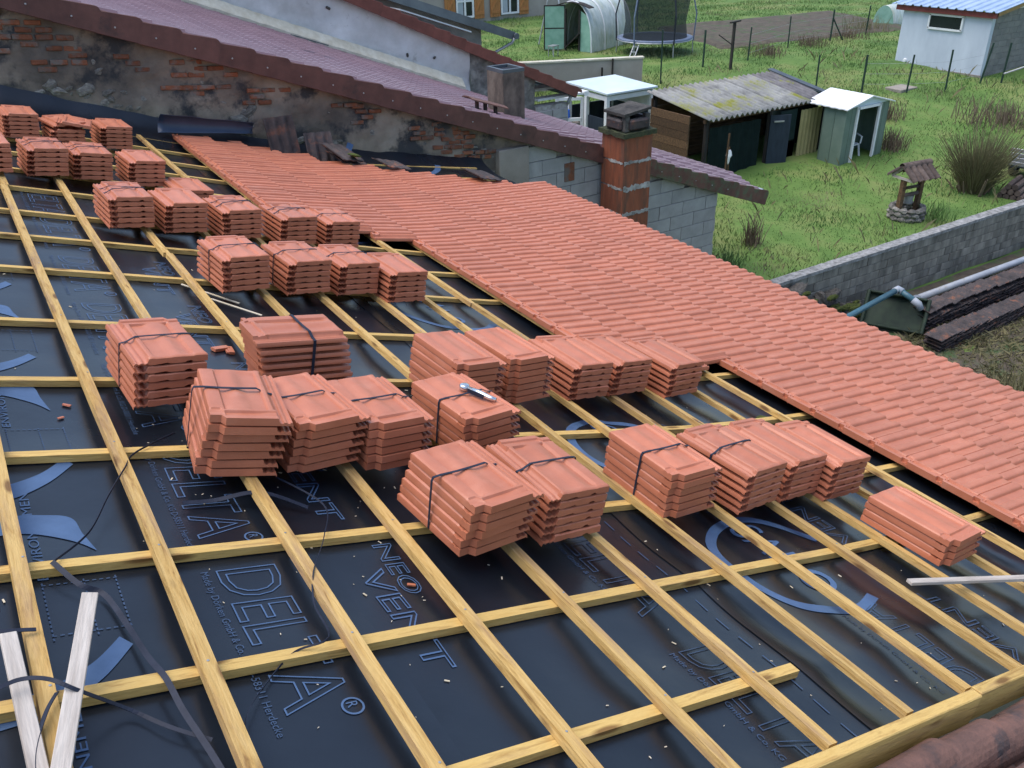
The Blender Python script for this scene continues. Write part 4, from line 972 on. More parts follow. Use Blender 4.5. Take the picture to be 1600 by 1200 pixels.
for sx, sy in ((-1, -1), (1, -1), (1, 1), (-1, 1)):
    MB().box((-0.055, -0.055, 0), (0.045, 0.045, 0.26)).build('cap_pillar', 'darkstone', bc, T(sx * 0.22, sy * 0.21, hgt + 0.06), bevel=0.01)
for k, (a, b, c, d) in enumerate([(-0.20, -0.32, 0.22, -0.18), (-0.33, -0.2, -0.2, 0.2), (-0.2, 0.18, 0.2, 0.32), (0.2, -0.2, 0.33, 0.2)]):
    MB().box((a, b, hgt + 0.08), (c, d, hgt + 0.26)).build('cap_tile', 'oldtile', bc, bevel=0.03)
MB().sheet(lambda a, b: (-0.31 + 0.58 * a, -0.28 + 0.56 * b, hgt + 0.36 + 0.07 * a + .006 * mnoise.noise(Vector((a * 6, b * 6, 0)))), 8, 8, 0.045).build('cover_slab', 'darkstone', bc)

# ------------------------------------------------------------------ second house: white gable wall
h2 = empty('white_gable_house', (12, 20.3, -5.6), label='house with whitewashed rough gable wall and dark red verge tiles', cat='house')
ih2 = T(-12, -20.3, 5.6)
def v2z(x): return -0.55 - 0.447 * (x - 9.35)
def wf2(a, b):
    x = 0.5 + a * 11.6; zt = min(v2z(x) + 0.1, 3.5); z = -6.0 + b * (zt + 6.0)
    return (x, 20.30 + 0.06 * mnoise.noise(Vector((x * 1.2, z * 1.5, 2))) + 0.03 * mnoise.noise(Vector((x * 4, z * 4, 8))), z)
MB().grid(wf2, 110, 60).build('white_wall', 'white_render', h2, ih2, smooth=True)
def wf3(a, b):
    x = 12.1 + a * 2.0; z = -6.0 + b * (v2z(x) + 0.1 + 6.0)
    return (x, 20.30 + 0.07 * mnoise.noise(Vector((x * 2.2, z * 2.5, 2))) + 0.05 * mnoise.noise(Vector((x * 6, z * 6, 8))), z)
MB().grid(wf3, 30, 40).build('rubble_corner', 'grey_rubble', h2, ih2, smooth=True)
MB().box((14.1, 20.26, -6), (15.2, 20.5, -3.35)).build('mortar_bed', 'mortar', h2, ih2)
for i in range(9):
    for j in range(2): MB().box((14.12 + j * 0.54, 20.22, -5.9 + i * 0.27), (14.64 + j * 0.54, 20.4, -5.65 + i * 0.27)).build('concrete_block', 'block', h2, ih2, bevel=0.006)
MB().sheet(lambda a, b: (-1 + 16.6 * a, 20.15 + 5.8 * b, v2z(-1 + 16.6 * a) + 0.30), 20, 6, 0.08).build('roof_deck', 'verge2', h2, ih2)
VT2 = verge_tile(0.50, 0.25); VT2.materials.append(M['verge2'])
a2 = math.atan(0.447)
for k in range(34):
    x = 0.4 + 0.44 * k
    if x < 15.2: link('verge_tile', VT2, None, h2, ih2 @ T(x, 20.12, v2z(x) + 0.02) @ RY(a2 - R(0.6)))
MB().sheet(lambda a, b: (3.5 + 8.3 * a, 20.02 + 0.18 * b, -3.42 + 0.385 * (14.0 - 3.5 - 8.3 * a) + 0.06 + 0.20 * b + 0.02 * mnoise.noise(Vector((a * 40, b, 0)))), 60, 3, 0.06).build('mortar_flashing', 'flash', h2, ih2)
for k, (px_, pz_) in enumerate([(8.45, -0.42), (10.35, -1.62), (11.1, -1.75)]):
    MB().box((-0.07 + .02 * k, 0.02, -0.03), (0.05, 0.07, 0.03)).build('wall_hole', 'darkstone', h2, ih2 @ T(px_, 20.24, pz_) @ RY(0.5 + k), bevel=0.02)
MB().tube([(15.35, 20.3, -3.15), (15.3, 20.4, -3.4), (14.9, 20.5, -3.75), (14.8, 20.5, -5.6)], 0.05, 8).build('downpipe', 'steel', h2, ih2, smooth=True)
MB().tube([(15.4, 20.2, -3.18), (15.4, 25.9, -3.12)], 0.07, 8).build('gutter', 'zinc', h2, ih2, smooth=True)
MB().box((0.5, 20.6, -6), (15.1, 20.8, -3.4)).build('inner_wall', 'concrete', h2, ih2)
tag(MB().box((13.9, 20.85, -3.06), (15.6, 21.25, -3.0)).box((14.3, 20.45, -3.25), (16.0, 20.75, -3.19)).box((15.9, 20.43, -3.30), (16.05, 20.77, -3.17)).build('white_roof_rail', 'white'), 'white metal rails on the far end of the red verge', 'rail')
# third building: grey zinc lean-to
h3 = empty('zinc_lean_to', (15, 26, -5), label='low block lean-to with blue grey zinc roof edge and gutter', cat='building')
ih3 = T(-15, -26, 5)
z3 = lambda x: -1.06 - 0.344 * (x - 13.65)
MB().add([(9, 26.3, -5.4), (16.0, 26.3, -5.4), (16.0, 26.3, z3(16) - .15), (9, 26.3, z3(9) - .15), (9, 31, -5.4), (16, 31, -5.4), (16, 31, z3(16) - .15), (9, 31, z3(9) - .15)], [(0, 1, 2, 3), (7, 6, 5, 4), (0, 4, 5, 1), (1, 5, 6, 2), (3, 2, 6, 7), (0, 3, 7, 4)]).build('block_wall', 'shedblock', h3, ih3)
MB().sheet(lambda a, b: (9 + 8.1 * a, 26.0 + 5.2 * b, z3(9 + 8.1 * a)), 8, 6, 0.05).build('zinc_roof', 'zinc', h3, ih3)
MB().add([(x, y, z3(x) + d) for x in (9, 17.1) for y in (25.93, 26.0) for d in (-0.24, 0.03)], [(0, 1, 3, 2), (4, 6, 7, 5), (0, 4, 5, 1), (2, 3, 7, 6), (0, 2, 6, 4), (1, 5, 7, 3)]).build('fascia', 'zinc', h3, ih3)
MB().add([(x, y, z3(x) - d) for x in (12.6, 15.0) for y in (25.2, 25.9) for d in (0.42, 0.46)], [(0, 1, 3, 2), (4, 6, 7, 5), (0, 4, 5, 1), (2, 3, 7, 6), (0, 2, 6, 4), (1, 5, 7, 3)]).build('skylight_strip', 'lightblue', h3, ih3)
MB().tube([(17.1, 25.9, z3(17.1) - .1), (17.0, 26.0, z3(17) - .35), (16.5, 26.2, z3(17) - .6), (16.1, 26.25, z3(17) - .75)], 0.05, 8).build('downpipe', 'steel', h3, ih3, smooth=True)
MB().lathe([(0.0, 0), (0.1, 0), (0.1, 0.1), (0, 0.1)], 10).build('gutter_end', 'zinc', h3, ih3 @ T(17.12, 25.95, z3(17.1) - .1) @ RX(R(90)))
# far house with orange shutters
h4 = empty('shuttered_house', (29, 45, -4.4), label='far beige house with orange wooden shutters', cat='house')
ih4 = T(-29, -45, 4.4)
MB().box((18, 45.2, -4.9), (36, 54, 2)).build('wall', 'beige', h4, ih4)
MB().box((18, 45.05, -4.9), (36, 45.19, -4.55)).build('plinth', 'concrete', h4, ih4)
for x0, x1 in ((25.5, 26.62), (28.4, 29.6)):
    w_ = MB().box((x0, 45.12, -4.12), (x1, 45.18, -2.3)).build('window', 'glass', h4, ih4)
    fr = MB()
    for xx in (x0, (x0 + x1) / 2 - 0.05, x1 - 0.1): fr.box((xx, 45.06, -4.12), (xx + 0.1, 45.12, -2.3))
    for zz in (-4.12, -3.3, -2.4): fr.box((x0, 45.07, zz), (x1, 45.115, zz + 0.1))
    fr.build('frame', 'white', w_, Matrix()); MB().box((x0 + .12, 45.10, -4.0), (x0 + .45, 45.119, -2.4)).build('curtain', 'curtain', w_, Matrix())
    for s, xx in ((-1, x0 - 0.68), (1, x1 + 0.04)):
        sh_ = MB().box((xx + 0.02, 45.05, -4.0), (xx + 0.62, 45.08, -3.86)).bar((xx + .05, 45.06, -3.85), (xx + .6, 45.06, -3.0), 0.1, 0.03, (0, 1, 0)).build('shutter', 'shutter', h4, ih4)
        for k in range(4): MB().box((xx + k * 0.16, 45.08, -4.2), (xx + k * 0.16 + 0.152, 45.16, -2.2)).build('plank', 'shutter', sh_, Matrix())

# ------------------------------------------------------------------ garden: retaining wall, tunnel, trampoline
def gz_(x, y): return ground_z(x, y)
rw = empty('retaining_wall', (21.5, 27.1, -4.7), math.atan2(26.46 - 27.84, 23.07 - 19.91), 'beige rendered garden wall with pale coping below the trampoline', 'wall')
MB().box((-3.2, 0, -0.5), (1.75, 0.2, 0.98)).build('wall_body', 'beige', rw); MB().box((-3.25, -0.03, 0.98), (1.80, 0.24, 1.05)).build('coping', 'flash', rw, bevel=0.01)
for k, x in enumerate((0.15, 0.55)): MB().bar((x, -0.1, -0.3), (x, -0.1, 0.75 + 0.3 * k), 0.06).build('wall_post', 'dark_wood', rw)

pt = empty('polytunnel', (24.75, 33.2, -4.39), R(-70), 'arched polytunnel greenhouse of whitish film with open green door', 'greenhouse')
r_ = 1.0; Lp = 3.4
def arch(t): a = math.pi * t; return (r_ * 1.0 * math.cos(a), 2.05 * math.sin(a) ** 0.72)
MB().sheet(lambda a, b: (arch(a)[0], 0, arch(a)[1]) if False else (arch(a)[0] * (1 + 0.02 * math.sin(b * 40)), Lp * b, arch(a)[1] * (1 + 0.012 * math.sin(b * 22 + a * 9))), 24, 24, 0.01).build('film_cover', 'film', pt, smooth=True)
for k in range(4): MB().tube([(arch(t)[0] * 1.015, Lp * k / 3, arch(t)[1] * 1.015) for t in np.linspace(0, 1, 17)], 0.03, 6).build('hoop', 'white', pt)
MB().add([(0, Lp - .02, 0)] + [(arch(t)[0] * .98, Lp - .02, arch(t)[1] * .98) for t in np.linspace(0, 1, 17)], [(0, i, i + 1) for i in range(1, 17)]).build('rear_film', 'film', pt)
for s in (-1, 1): MB().bar((s * 0.38, 0.0, 0), (s * 0.38, 0.0, 1.75), 0.08).build('door_post', 'dark_wood', pt)
MB().sheet(lambda a, b: (-0.95 + 1.9 * a, -0.15 + 0.4 * b, 1.85 + 0.2 * math.sin(math.pi * a)), 10, 2, 0.03).build('porch_board', 'dark_wood', pt)
MB().add([(0.42, 0.01, 0.02), (0.95, 0.01, 0.02), (0.98, 0.01, 0.8), (0.78, 0.01, 1.5), (0.42, 0.01, 1.7)], [(0, 1, 2, 3, 4)]).build('front_film', 'film_green', pt)
dr = MB().box((0, 0, 0.05), (0.92, 0.02, 1.85)).build('door', 'film_green', pt, T(-0.42, 0.0, 0) @ RZ(R(215)))
fr = MB(); 
for x in (0, 0.9): fr.bar((x, 0, 0.02), (x, 0, 1.9), 0.05)
for z in (0.04, 0.95, 1.88): fr.bar((0, 0, z), (0.9, 0, z), 0.05)
fr.build('frame', 'dark_wood', dr)
MB().bar((-0.3, -0.1, 0.15), (0.45, -0.1, 0.8), 0.1, 0.05).build('brace_board', 'dark_wood', pt)

tr = empty('trampoline', (27.3, 30.6, -4.39), 0, 'round trampoline with dark safety net on blue padded ring', 'trampoline')
MB().lathe([(1.62, 0.60), (1.64, 0.66), (1.40, 0.67), (1.38, 0.62), (1.62, 0.60)], 40).build('pad_ring', 'pad', tr, smooth=True)
MB().lathe([(1.40, 0.64), (0.0, 0.62)], 40).build('jump_mat', 'black', tr)
MB().tube([(1.62 * math.cos(a), 1.62 * math.sin(a), 0.58) for a in np.linspace(0, 2 * math.pi, 41)], 0.03, 6).build('frame_ring', 'steel', tr)
for k in range(6):
    a = 2 * math.pi * (k + 0.3) / 6; c, s = math.cos(a), math.sin(a)
    MB().tube([(1.62 * c, 1.62 * s, 0.6), (1.66 * c, 1.66 * s, 0.0)], 0.025, 6).build('leg', 'steel', tr)
    MB().tube([(1.66 * c, 1.66 * s, 0.5), (1.72 * c, 1.72 * s, 1.6), (1.5 * c, 1.5 * s, 2.45)], 0.03, 6).build('net_pole', 'pad' if k % 2 else 'black', tr)
MB().lathe([(1.38, 0.66), (1.30, 1.3), (1.46, 2.4)], 40).build('safety_net', 'net', tr, smooth=True)
MB().tube([(-1.9, -0.6, 0), (-1.45, -0.45, 0.66)], 0.025, 6).tube([(-1.8, -0.8, 0), (-1.35, -0.65, 0.66)], 0.025, 6).bar((-1.72, -0.55, 0.25), (-1.62, -0.75, 0.25), 0.06).bar((-1.58, -0.5, 0.45), (-1.48, -0.7, 0.45), 0.06).build('ladder', 'steel', tr)
sw = empty('swing_frame', (24.9, 35.2, -4.39), 0, 'tall thin grey metal swing frame left of the polytunnel', 'swing')
MB().tube([(-0.2, 0.6, 0), (0.5, 0.3, 3.4)], 0.035, 6).build('leg', 'steel', sw); MB().tube([(0.1, -1.0, 0), (0.5, 0.3, 3.4)], 0.035, 6).build('leg', 'steel', sw)
MB().tube([(0.5, 0.3, 3.4), (3.4, 1.6, 3.5)], 0.035, 6).build('top_bar', 'steel', sw); MB().tube([(3.6, 0.8, 0), (3.4, 1.6, 3.5)], 0.035, 6).build('leg', 'steel', sw)
st_ = empty('garden_stool', (23.3, 32.6, -4.39), 0.4, 'small grey stool on the lawn left of the tunnel', 'stool')
MB().box((-.22, -.16, .42), (.22, .16, .46)).build('seat', 'steel', st_)
for a in (-.18, .18):
    for b in (-.13, .13): MB().bar((a, b, 0), (a, b, .42), 0.03).build('leg', 'steel', st_)

# posts of the far fences
FP = [(23.67, 25.97, 1.9, 'post'), (26.63, 26.82, 1.4, 'post'), (28.89, 26.57, 1.3, 'post'), (32.57, 27.73, 1.3, 'post'), (35.73, 28.04, 1.3, 'post'), (38.23, 28.05, 1.3, 'post'),
      (27.87, 22.09, 1.1, 'post'), (28.5, 20.56, 1.3, 'post'), (29.73, 19.59, 1.3, 'post'), (30.99, 18.9, 1.4, 'post'), (32.78, 18.74, 1.4, 'post'), (33.37, 18.27, 1.4, 'post')]
FL = ['tall dark fence post right of the garden wall', 'short green post below the trampoline', 'thin green post right of the T shaped post', 'green fence post midway along the back fence', 'braced green fence post by the soil plot', 'last green post of the back fence near the small white tunnel',
      'dark post just behind the corrugated roof end', 'green post behind the sage shed roof', 'green post standing by the concrete slab', 'green post in front of the white shed wall', 'leaning post at the corner of the white shed', 'rightmost post beside the grey block side of the shed']
for k, (x, y, h, mm) in enumerate(FP):
    z = gz_(x, y); lean = 0.12 if k == 10 else 0.02 * ((k * 7) % 3 - 1)
    f = MB().bar((x, y, z - 0.2), (x + lean, y - lean, z + h), 0.055)
    if k == 4: f.bar((x + 0.5, y - 0.3, z), (x, y, z + 0.95), 0.05)
    tag(f.build('fence_post', mm), FL[k], 'post', 'garden fence posts')
for A, B in ((3, 4), (4, 5), (2, 3), (7, 8), (8, 9), (9, 10)):
    xa, ya, ha, _ = FP[A]; xb, yb, hb, _ = FP[B]
    mb = MB()
    for q in (0.3, 0.65, 1.0): mb.tube([(xa, ya, gz_(xa, ya) + q), (xb, yb, gz_(xb, yb) + q)], 0.004, 4)
    names = {(3, 4): 'thin wires between the midway post and the braced post', (4, 5): 'thin wires from the braced post towards the small tunnel', (2, 3): 'thin wires right of the T shaped post', (7, 8): 'thin wires by the concrete slab', (8, 9): 'thin wires before the white shed left half', (9, 10): 'thin wires before the white shed right half'}
    tag(mb.build('fence_wire', 'steel'), names[(A, B)], 'wire', 'fence wires')
tp = empty('clothes_post', (27.24, 25.89, -4.48), 0, 'T shaped dark clothes line post in the lawn', 'post')
MB().bar((0, 0, -0.2), (0, 0, 1.78), 0.09).build('pole', 'dark_wood', tp); MB().bar((-0.32, -0.1, 1.76), (0.42, 0.12, 1.76), 0.09, 0.05).build('arm', 'dark_wood', tp); MB().bar((-.5, .3, 1.3), (0, 0, .9), .04).build('strut', 'dark_wood', tp)

# white frame hutch
pg = empty('white_frame_shelter', (18.9, 22.9, -5.1), 0, 'open white timber shelter with pale blue flat roof and glazed door', 'shelter')
px0, px1, py0, py1 = -1.05, 0.75, -1.05, 0.95
for (x, y) in ((px0, py0), (px1, py0), (px1, py1), (px0, py1), (px0, 0.0)): MB().bar((x, y, -0.2), (x, y, 1.35), 0.12).build('post', 'white', pg)
MB().sheet(lambda a, b: (px0 - .1 + (px1 - px0 + .25) * a, py0 - .12 + (py1 - py0 + .2) * b, 1.50 - 0.06 * (1 - b)), 3, 3, 0.05).build('roof_panel', 'lightblue', pg)
b_ = MB()
for (a, b) in (((px0, py0), (px1, py0)), ((px1, py0), (px1, py1)), ((px0, py1), (px1, py1)), ((px0, py0), (px0, py1))): b_.bar((a[0], a[1], 1.27), (b[0], b[1], 1.27), 0.09, 0.14)
b_.build('top_beam', 'white', pg)
MB().box((px0 + .06, py1 - .02, -0.1), (px1 - .06, py1 + .04, 0.75)).build('back_panel', 'navy', pg); MB().box((px1 - .03, py0 + .1, 0.75), (px1 + .03, py1 - .1, 1.2)).build('side_panel', 'white', pg); MB().box((px1 - .03, py0 + .1, -.1), (px1 + .03, py1 - .1, .75)).build('side_panel', 'darkgreen', pg)
MB().box((px0 - .01, -0.95, -0.1), (px0 + .04, -0.1, 0.62)).build('side_panel', 'navy', pg)
gd = MB(); 
for x in (0, 0.82): gd.bar((x, 0, -.15), (x, 0, 1.12), 0.1)
for z in (-.1, .42, 1.08): gd.bar((0, 0, z), (.82, 0, z), 0.1)
gd.build('glazed_door', 'white', pg, T(px0, 0.25, 0) @ RZ(R(150)))
MB().bar((-0.6, -0.2, .4), (0.2, -.2, .55), 0.04).bar((0.2, -.2, .55), (0.2, -.2, 0), .04).bar((-.6, -.2, .4), (-.6, -.2, 0), .04).build('inner_rail', 'white', pg)
bb_ = tag(link('blue_bag', rock_mesh('blue_bag', 0.33, 0.3, 0.26, 9), M['bluebag']), 'crumpled bright blue plastic bag beside the white shelter', 'bag'); bb_.matrix_world = T(17.3, 23.6, -4.55)
tag(MB().box((16.5, 23.2, -5.6), (17.9, 23.5, -4.8)).build('block_stub_wall', 'concrete', bevel=0.02), 'low grey wall stub under the blue bag', 'wall')

# shed with corrugated roof
cs = empty('corrugated_shed', (20.3, 18.6, -5.5), 0, 'open dark shed under mossy corrugated fibre cement roof', 'shed')
ics = T(-20.3, -18.6, 5.5)
def croof(x, y):                              # roof plane through measured corners
    return -3.75 + (y - 17.55) * 0.235
for k in range(5):
    xa, xb = 18.0 + k * 1.0, 18.0 + (k + 1) * 1.0 + 0.06
    MB().sheet(lambda a, b: (xa + (xb - xa) * a - 0.45 * b, 17.5 + 2.15 * b, croof(0, 17.5 + 2.15 * b) + 0.045 * math.sin((xa + (xb - xa) * a) * 2 * math.pi / 0.20) + 0.008 * (k % 2)), 44, 4, 0.012).build('roof_sheet', 'corr' if k < 4 else 'corr_dark', cs, ics, smooth=True)
MB().sheet(lambda a, b: (23.0 - .45 * b + .22 * a, 17.45 + 2.3 * b, croof(0, 17.45 + 2.3 * b) + 0.06), 2, 4, 0.03).build('roof_edge', 'zinc', cs, ics)
for x, y in ((18.1, 17.7), (20.6, 17.7), (22.9, 17.7), (17.75, 19.5), (22.5, 19.5)): MB().bar((x, y, -5.6), (x, y, croof(0, y) - .05), 0.10).build('post', 'dark_wood', cs, ics)
MB().bar((18.0, 17.7, -3.82), (22.95, 17.7, -3.82), 0.08, 0.12).build('eave_beam', 'brown_wood', cs, ics); MB().bar((17.7, 19.5, -3.42), (22.5, 19.5, -3.42), 0.08, 0.12).build('eave_beam', 'brown_wood', cs, ics)
for k in range(9): MB().box((17.65, 19.52, -5.5 + k * 0.23), (22.5, 19.56, -5.28 + k * 0.23)).build('plank', 'brown_wood', cs, ics)
for k in range(8): MB().box((17.62 - .0, 17.9 , -5.5 + k * 0.23), (17.66, 19.5, -5.28 + k * 0.23)).build('plank', 'brown_wood', cs, ics)
MB().box((22.75, 17.8, -5.5), (22.8, 19.5, -3.6)).build('side_sheet', 'darkgreen', cs, ics)
MB().sheet(lambda a, b: (18.25 + 2.0 * a, 17.72 + 0.03 * math.sin(a * 30), -5.5 + 1.45 * b), 20, 4, 0.01).build('green_netting', 'darkgreen', cs, ics)
MB().box((21.05, 17.68, -4.85), (21.75, 17.72, -3.95)).build('green_netting', 'darkgreen', cs, ics)
dd = MB().box((0, 0, 0), (0.62, 0.04, 1.52)).build('door', 'navy', cs, ics @ T(20.55, 17.6, -5.5) @ RZ(R(-25)))
MB().bar((0.1, -.03, 1.35), (.4, -.03, 1.35), .04).build('handle', 'steel', dd)
MB().sheet(lambda a, b: (21.02 + 0.72 * a, 17.64, -5.40 + 0.5 * b + 0.0 * a), 4, 4, 0.01).build('galvanised_panel', 'galv', cs, ics)
mb = MB(); n = 40
for i in range(n + 1):
    t = i / n
    for z in (-5.42, -3.98): mb.v.append((21.78 + 0.92 * t, 17.56 + 0.03 * math.sin(t * 6 * 2 * math.pi), z))
for i in range(n): mb.f.append((2 * i, 2 * i + 2, 2 * i + 3, 2 * i + 1))
mb.build('corrugated_panel', 'corr_yellow', cs, ics, smooth=True)
MB().box((20.9, 17.5, -5.7), (22.75, 17.8, -5.41)).build('block_base', 'concrete', cs, ics, bevel=0.02)
fl = MB().sheet(lambda a, b: (0.14 * math.cos(6.28 * a) * (0.7 + 0.5 * b), 0, -0.42 * b), 10, 4, 0.01)
pb = tag(link('white_rag', rock_mesh('white_rag', 0.10, 0.07, 0.19, 4, 2, 0.5), M['white']), 'white rag hanging from a stick in front of the dark shed', 'rag'); pb.matrix_world = T(18.55, 17.2, -4.75)
tag(MB().bar((18.62, 17.22, -5.6), (18.56, 17.2, -4.5), 0.03).build('rag_stick', 'brown_wood'), 'thin stick carrying the white rag', 'stick')
tag(MB().bar((18.25, 17.0, -5.6), (18.3, 17.0, -4.05), 0.04).build('leaning_pole', 'brown_wood'), 'brown upright pole left of the white rag', 'pole')
tag(MB().box((-.55, -.35, 0), (.55, .35, .08)).box((-.45, -.28, -.5), (.45, .28, 0)).build('rabbit_hutch', 'dark_wood', mtx=T(23.2, 21.0, -4.3) @ RZ(.2)), 'small dark box with flat lid behind the corrugated roof', 'box')

# sage green metal shed
gs = empty('metal_garden_shed', (23.0, 17.2, -5.40), 0, 'sage green metal garden shed with white roof and open doorway', 'shed')
x0, x1, y0, y1, hw = -0.85, 1.05, -0.95, -0.15, 1.62
for k in range(2): MB().box((x0 + 0.0, y0 + k * 0.40, -0.1), (x0 + 0.03, y0 + k * 0.40 + 0.39, hw)).build('wall_panel', 'sage', gs, bevel=0.008)
for k in range(2): MB().box((x1 - 0.03, y0 + k * 0.40, -0.1), (x1, y0 + k * 0.40 + 0.39, hw)).build('wall_panel', 'sage', gs, bevel=0.008)
for k in range(2): MB().box((x0 + .03 + k * 0.21, y0, -0.1), (x0 + .03 + k * 0.21 + 0.20, y0 + 0.03, hw)).build('wall_panel', 'sage', gs, bevel=0.006)
for k in range(2): MB().box((x1 - .45 + k * 0.21, y0, -0.1), (x1 - .45 + k * 0.21 + 0.20, y0 + 0.03, hw)).build('wall_panel', 'sage', gs, bevel=0.006)
MB().box((x0, y1 - .03, -0.1), (x1, y1, hw)).build('wall_panel', 'sage', gs)
MB().bar((x0 + .46, y0 - .02, -.1), (x0 + .46, y0 - .02, hw), .07).bar((x1 - .46, y0 - .02, -.1), (x1 - .46, y0 - .02, hw), .07).bar((x0 + .46, y0 - .02, hw - .04), (x1 - .46, y0 - .02, hw - .04), .07).build('door_frame', 'white', gs)
MB().add([(x0, y0, hw), (x1, y0, hw), ((x0 + x1) / 2, y0, hw + 0.24), (x0, y0 + .03, hw), (x1, y0 + .03, hw), ((x0 + x1) / 2, y0 + .03, hw + 0.24)], [(0, 1, 2), (5, 4, 3), (0, 3, 4, 1), (1, 4, 5, 2), (2, 5, 3, 0)]).build('gable_panel', 'lightblue', gs)
for s in (0, 1):
    xm = (x0 + x1) / 2; xe = (x0 - .12, x1 + .12)[s]
    MB().sheet(lambda a, b: (xm + (xe - xm) * a, y0 - .1 + (y1 - y0 + .75) * b, hw + 0.27 - 0.27 * a + 0.010 * (int(b * 12) % 2)), 2, 24, 0.03).build('roof_panel', 'white', gs)
MB().box((x0 + .04, y0 + .05, -.08), (x1 - .04, y1 - .05, -.02)).build('floor', 'dark_wood', gs)
c_ = empty('garden_chair', (23.15, 16.75, -5.40), R(-15), 'white moulded plastic chair inside the metal shed', 'chair')
MB().sheet(lambda a, b: (-.22 + .44 * a, -.2 + .42 * b, .42 - .03 * math.sin(math.pi * a)), 6, 4, .025).build('seat', 'plastic', c_)
def cb(a, b):
    w_ = .25 * (1 - .25 * b * b * b); return (w_ * (2 * a - 1), .22 + .14 * b, .44 + .42 * b + .05 * math.sin(math.pi * a) * (b > .9))
MB().sheet(cb, 8, 8, .03).build('backrest', 'plastic', c_)
for sx in (-1, 1):
    MB().bar((sx * .2, -.18, .42), (sx * .25, -.24, 0), .045).build('leg', 'plastic', c_); MB().bar((sx * .2, .2, .42), (sx * .26, .3, 0), .045).build('leg', 'plastic', c_)
    MB().tube([(sx * .24, -.2, .42), (sx * .26, -.2, .62), (sx * .27, 0, .65), (sx * .25, .27, .66)], .025, 6).build('armrest', 'plastic', c_)

# white rendered shed with sheet roof
ws = empty('rendered_shed', (33.6, 21, -4.6), 0, 'pale rendered garden shed with ribbed blue sheet roof', 'shed')
iws = T(-33.6, -21, 4.6)
MB().box((33.4, 19.15, -4.9), (33.6, 22.85, -2.35)).build('front_wall', 'shedwhite', ws, iws); MB().box((33.36, 19.1, -4.95), (33.4, 22.9, -4.5)).build('plinth', 'concrete', ws, iws)
w_ = MB().box((33.365, 20.30, -3.02), (33.395, 21.62, -2.58)).build('window', 'glass', ws, iws)
fr = MB().bar((33.36, 20.25, -3.05), (33.36, 21.67, -3.05), .07).bar((33.36, 20.25, -2.56), (33.36, 21.67, -2.56), .07).bar((33.36, 20.27, -3.05), (33.36, 20.27, -2.56), .07).bar((33.36, 21.65, -3.05), (33.36, 21.65, -2.56), .07).build('frame', 'white', w_, Matrix())
MB().box((33.6, 19.15, -4.9), (38.5, 19.3, -2.3)).build('mortar_bed', 'mortar', ws, iws)
for i in range(12):
    for j in range(10):
        xa = 33.61 + j * 0.5 - (0.25 if i % 2 else 0); xb = min(xa + 0.49, 38.5); xa = max(xa, 33.61)
        zz = -4.85 + i * 0.215
        MB().box((xa, 19.13, zz), (xb, 19.2, zz + 0.207)).build('concrete_block', 'shedblock', ws, iws, bevel=0.005)
MB().box((33.6, 22.7, -4.9), (38.5, 22.85, -2.35)).build('side_wall', 'shedwhite', ws, iws)
MB().box((33.22, 18.95, -2.5), (33.36, 23.1, -2.32)).build('fascia', 'fascia_red', ws, iws); MB().add([(33.3, 18.95, -2.45), (38.5, 18.95, -1.6), (38.5, 18.95, -1.42), (33.3, 18.95, -2.27), (33.3, 19.1, -2.45), (38.5, 19.1, -1.6), (38.5, 19.1, -1.42), (33.3, 19.1, -2.27)], [(0, 1, 2, 3), (7, 6, 5, 4), (0, 4, 5, 1), (3, 2, 6, 7)]).build('verge_board', 'ochre', ws, iws)
MB().add([(33.6, 19.14, -2.35), (38.5, 19.14, -2.35), (38.5, 19.14, -1.6), (33.6, 19.25, -2.35), (38.5, 19.25, -2.35), (38.5, 19.25, -1.6)], [(0, 1, 2), (5, 4, 3), (0, 3, 4, 1), (1, 4, 5, 2)]).build('gable_panel', 'white', ws, iws)
def rib(t): q = (t * 12) % 1; return 0.05 if 0.3 < q < 0.55 else 0.0
MB().sheet(lambda a, b: (33.1 + 5.4 * b, 18.85 + 4.4 * a, -2.28 + 0.163 * 5.4 * b + rib(a)), 96, 3, 0.02).build('sheet_roof', 'blueroof', ws, iws)
MB().lathe([(0, 0), (.09, 0), (.07, .05), (0, .06)], 12).build('wall_vent', 'white', ws, iws @ T(33.4, 22.4, -4.35) @ RY(R(-90)))
tn = empty('mini_tunnel', (41.9, 29.7, -4.39), R(-20), 'small low white cloche tunnel behind the white shed', 'greenhouse')
MB().sheet(lambda a, b: (1.0 * math.cos(math.pi * a) * 0.55, -0.3 + 3.2 * b, 0.95 * math.sin(math.pi * a)), 14, 6, .01).build('film_cover', 'film', tn, RZ(R(-60)), smooth=True)
MB().add([(0, -.3, 0)] + [(.55 * math.cos(math.pi * t), -.3, .95 * math.sin(math.pi * t)) for t in np.linspace(0, 1, 13)], [(0, i, i + 1) for i in range(1, 13)]).build('end_film', 'film_green', tn, RZ(R(-60)))
tag(MB().tube([(31.3, 15.6, -4.75), (35.0, 16.3, -4.2)], 0.035, 8).build('metal_rail', 'steel', smooth=True), 'long pale metal tube lying across the grass at the right', 'rail')
tag(MB().tube([(33.3, 18.2, -4.3), (36.5, 17.6, -3.75)], 0.035, 8).build('metal_rail', 'steel', smooth=True), 'short pale rail beside the grey side of the white shed', 'rail')

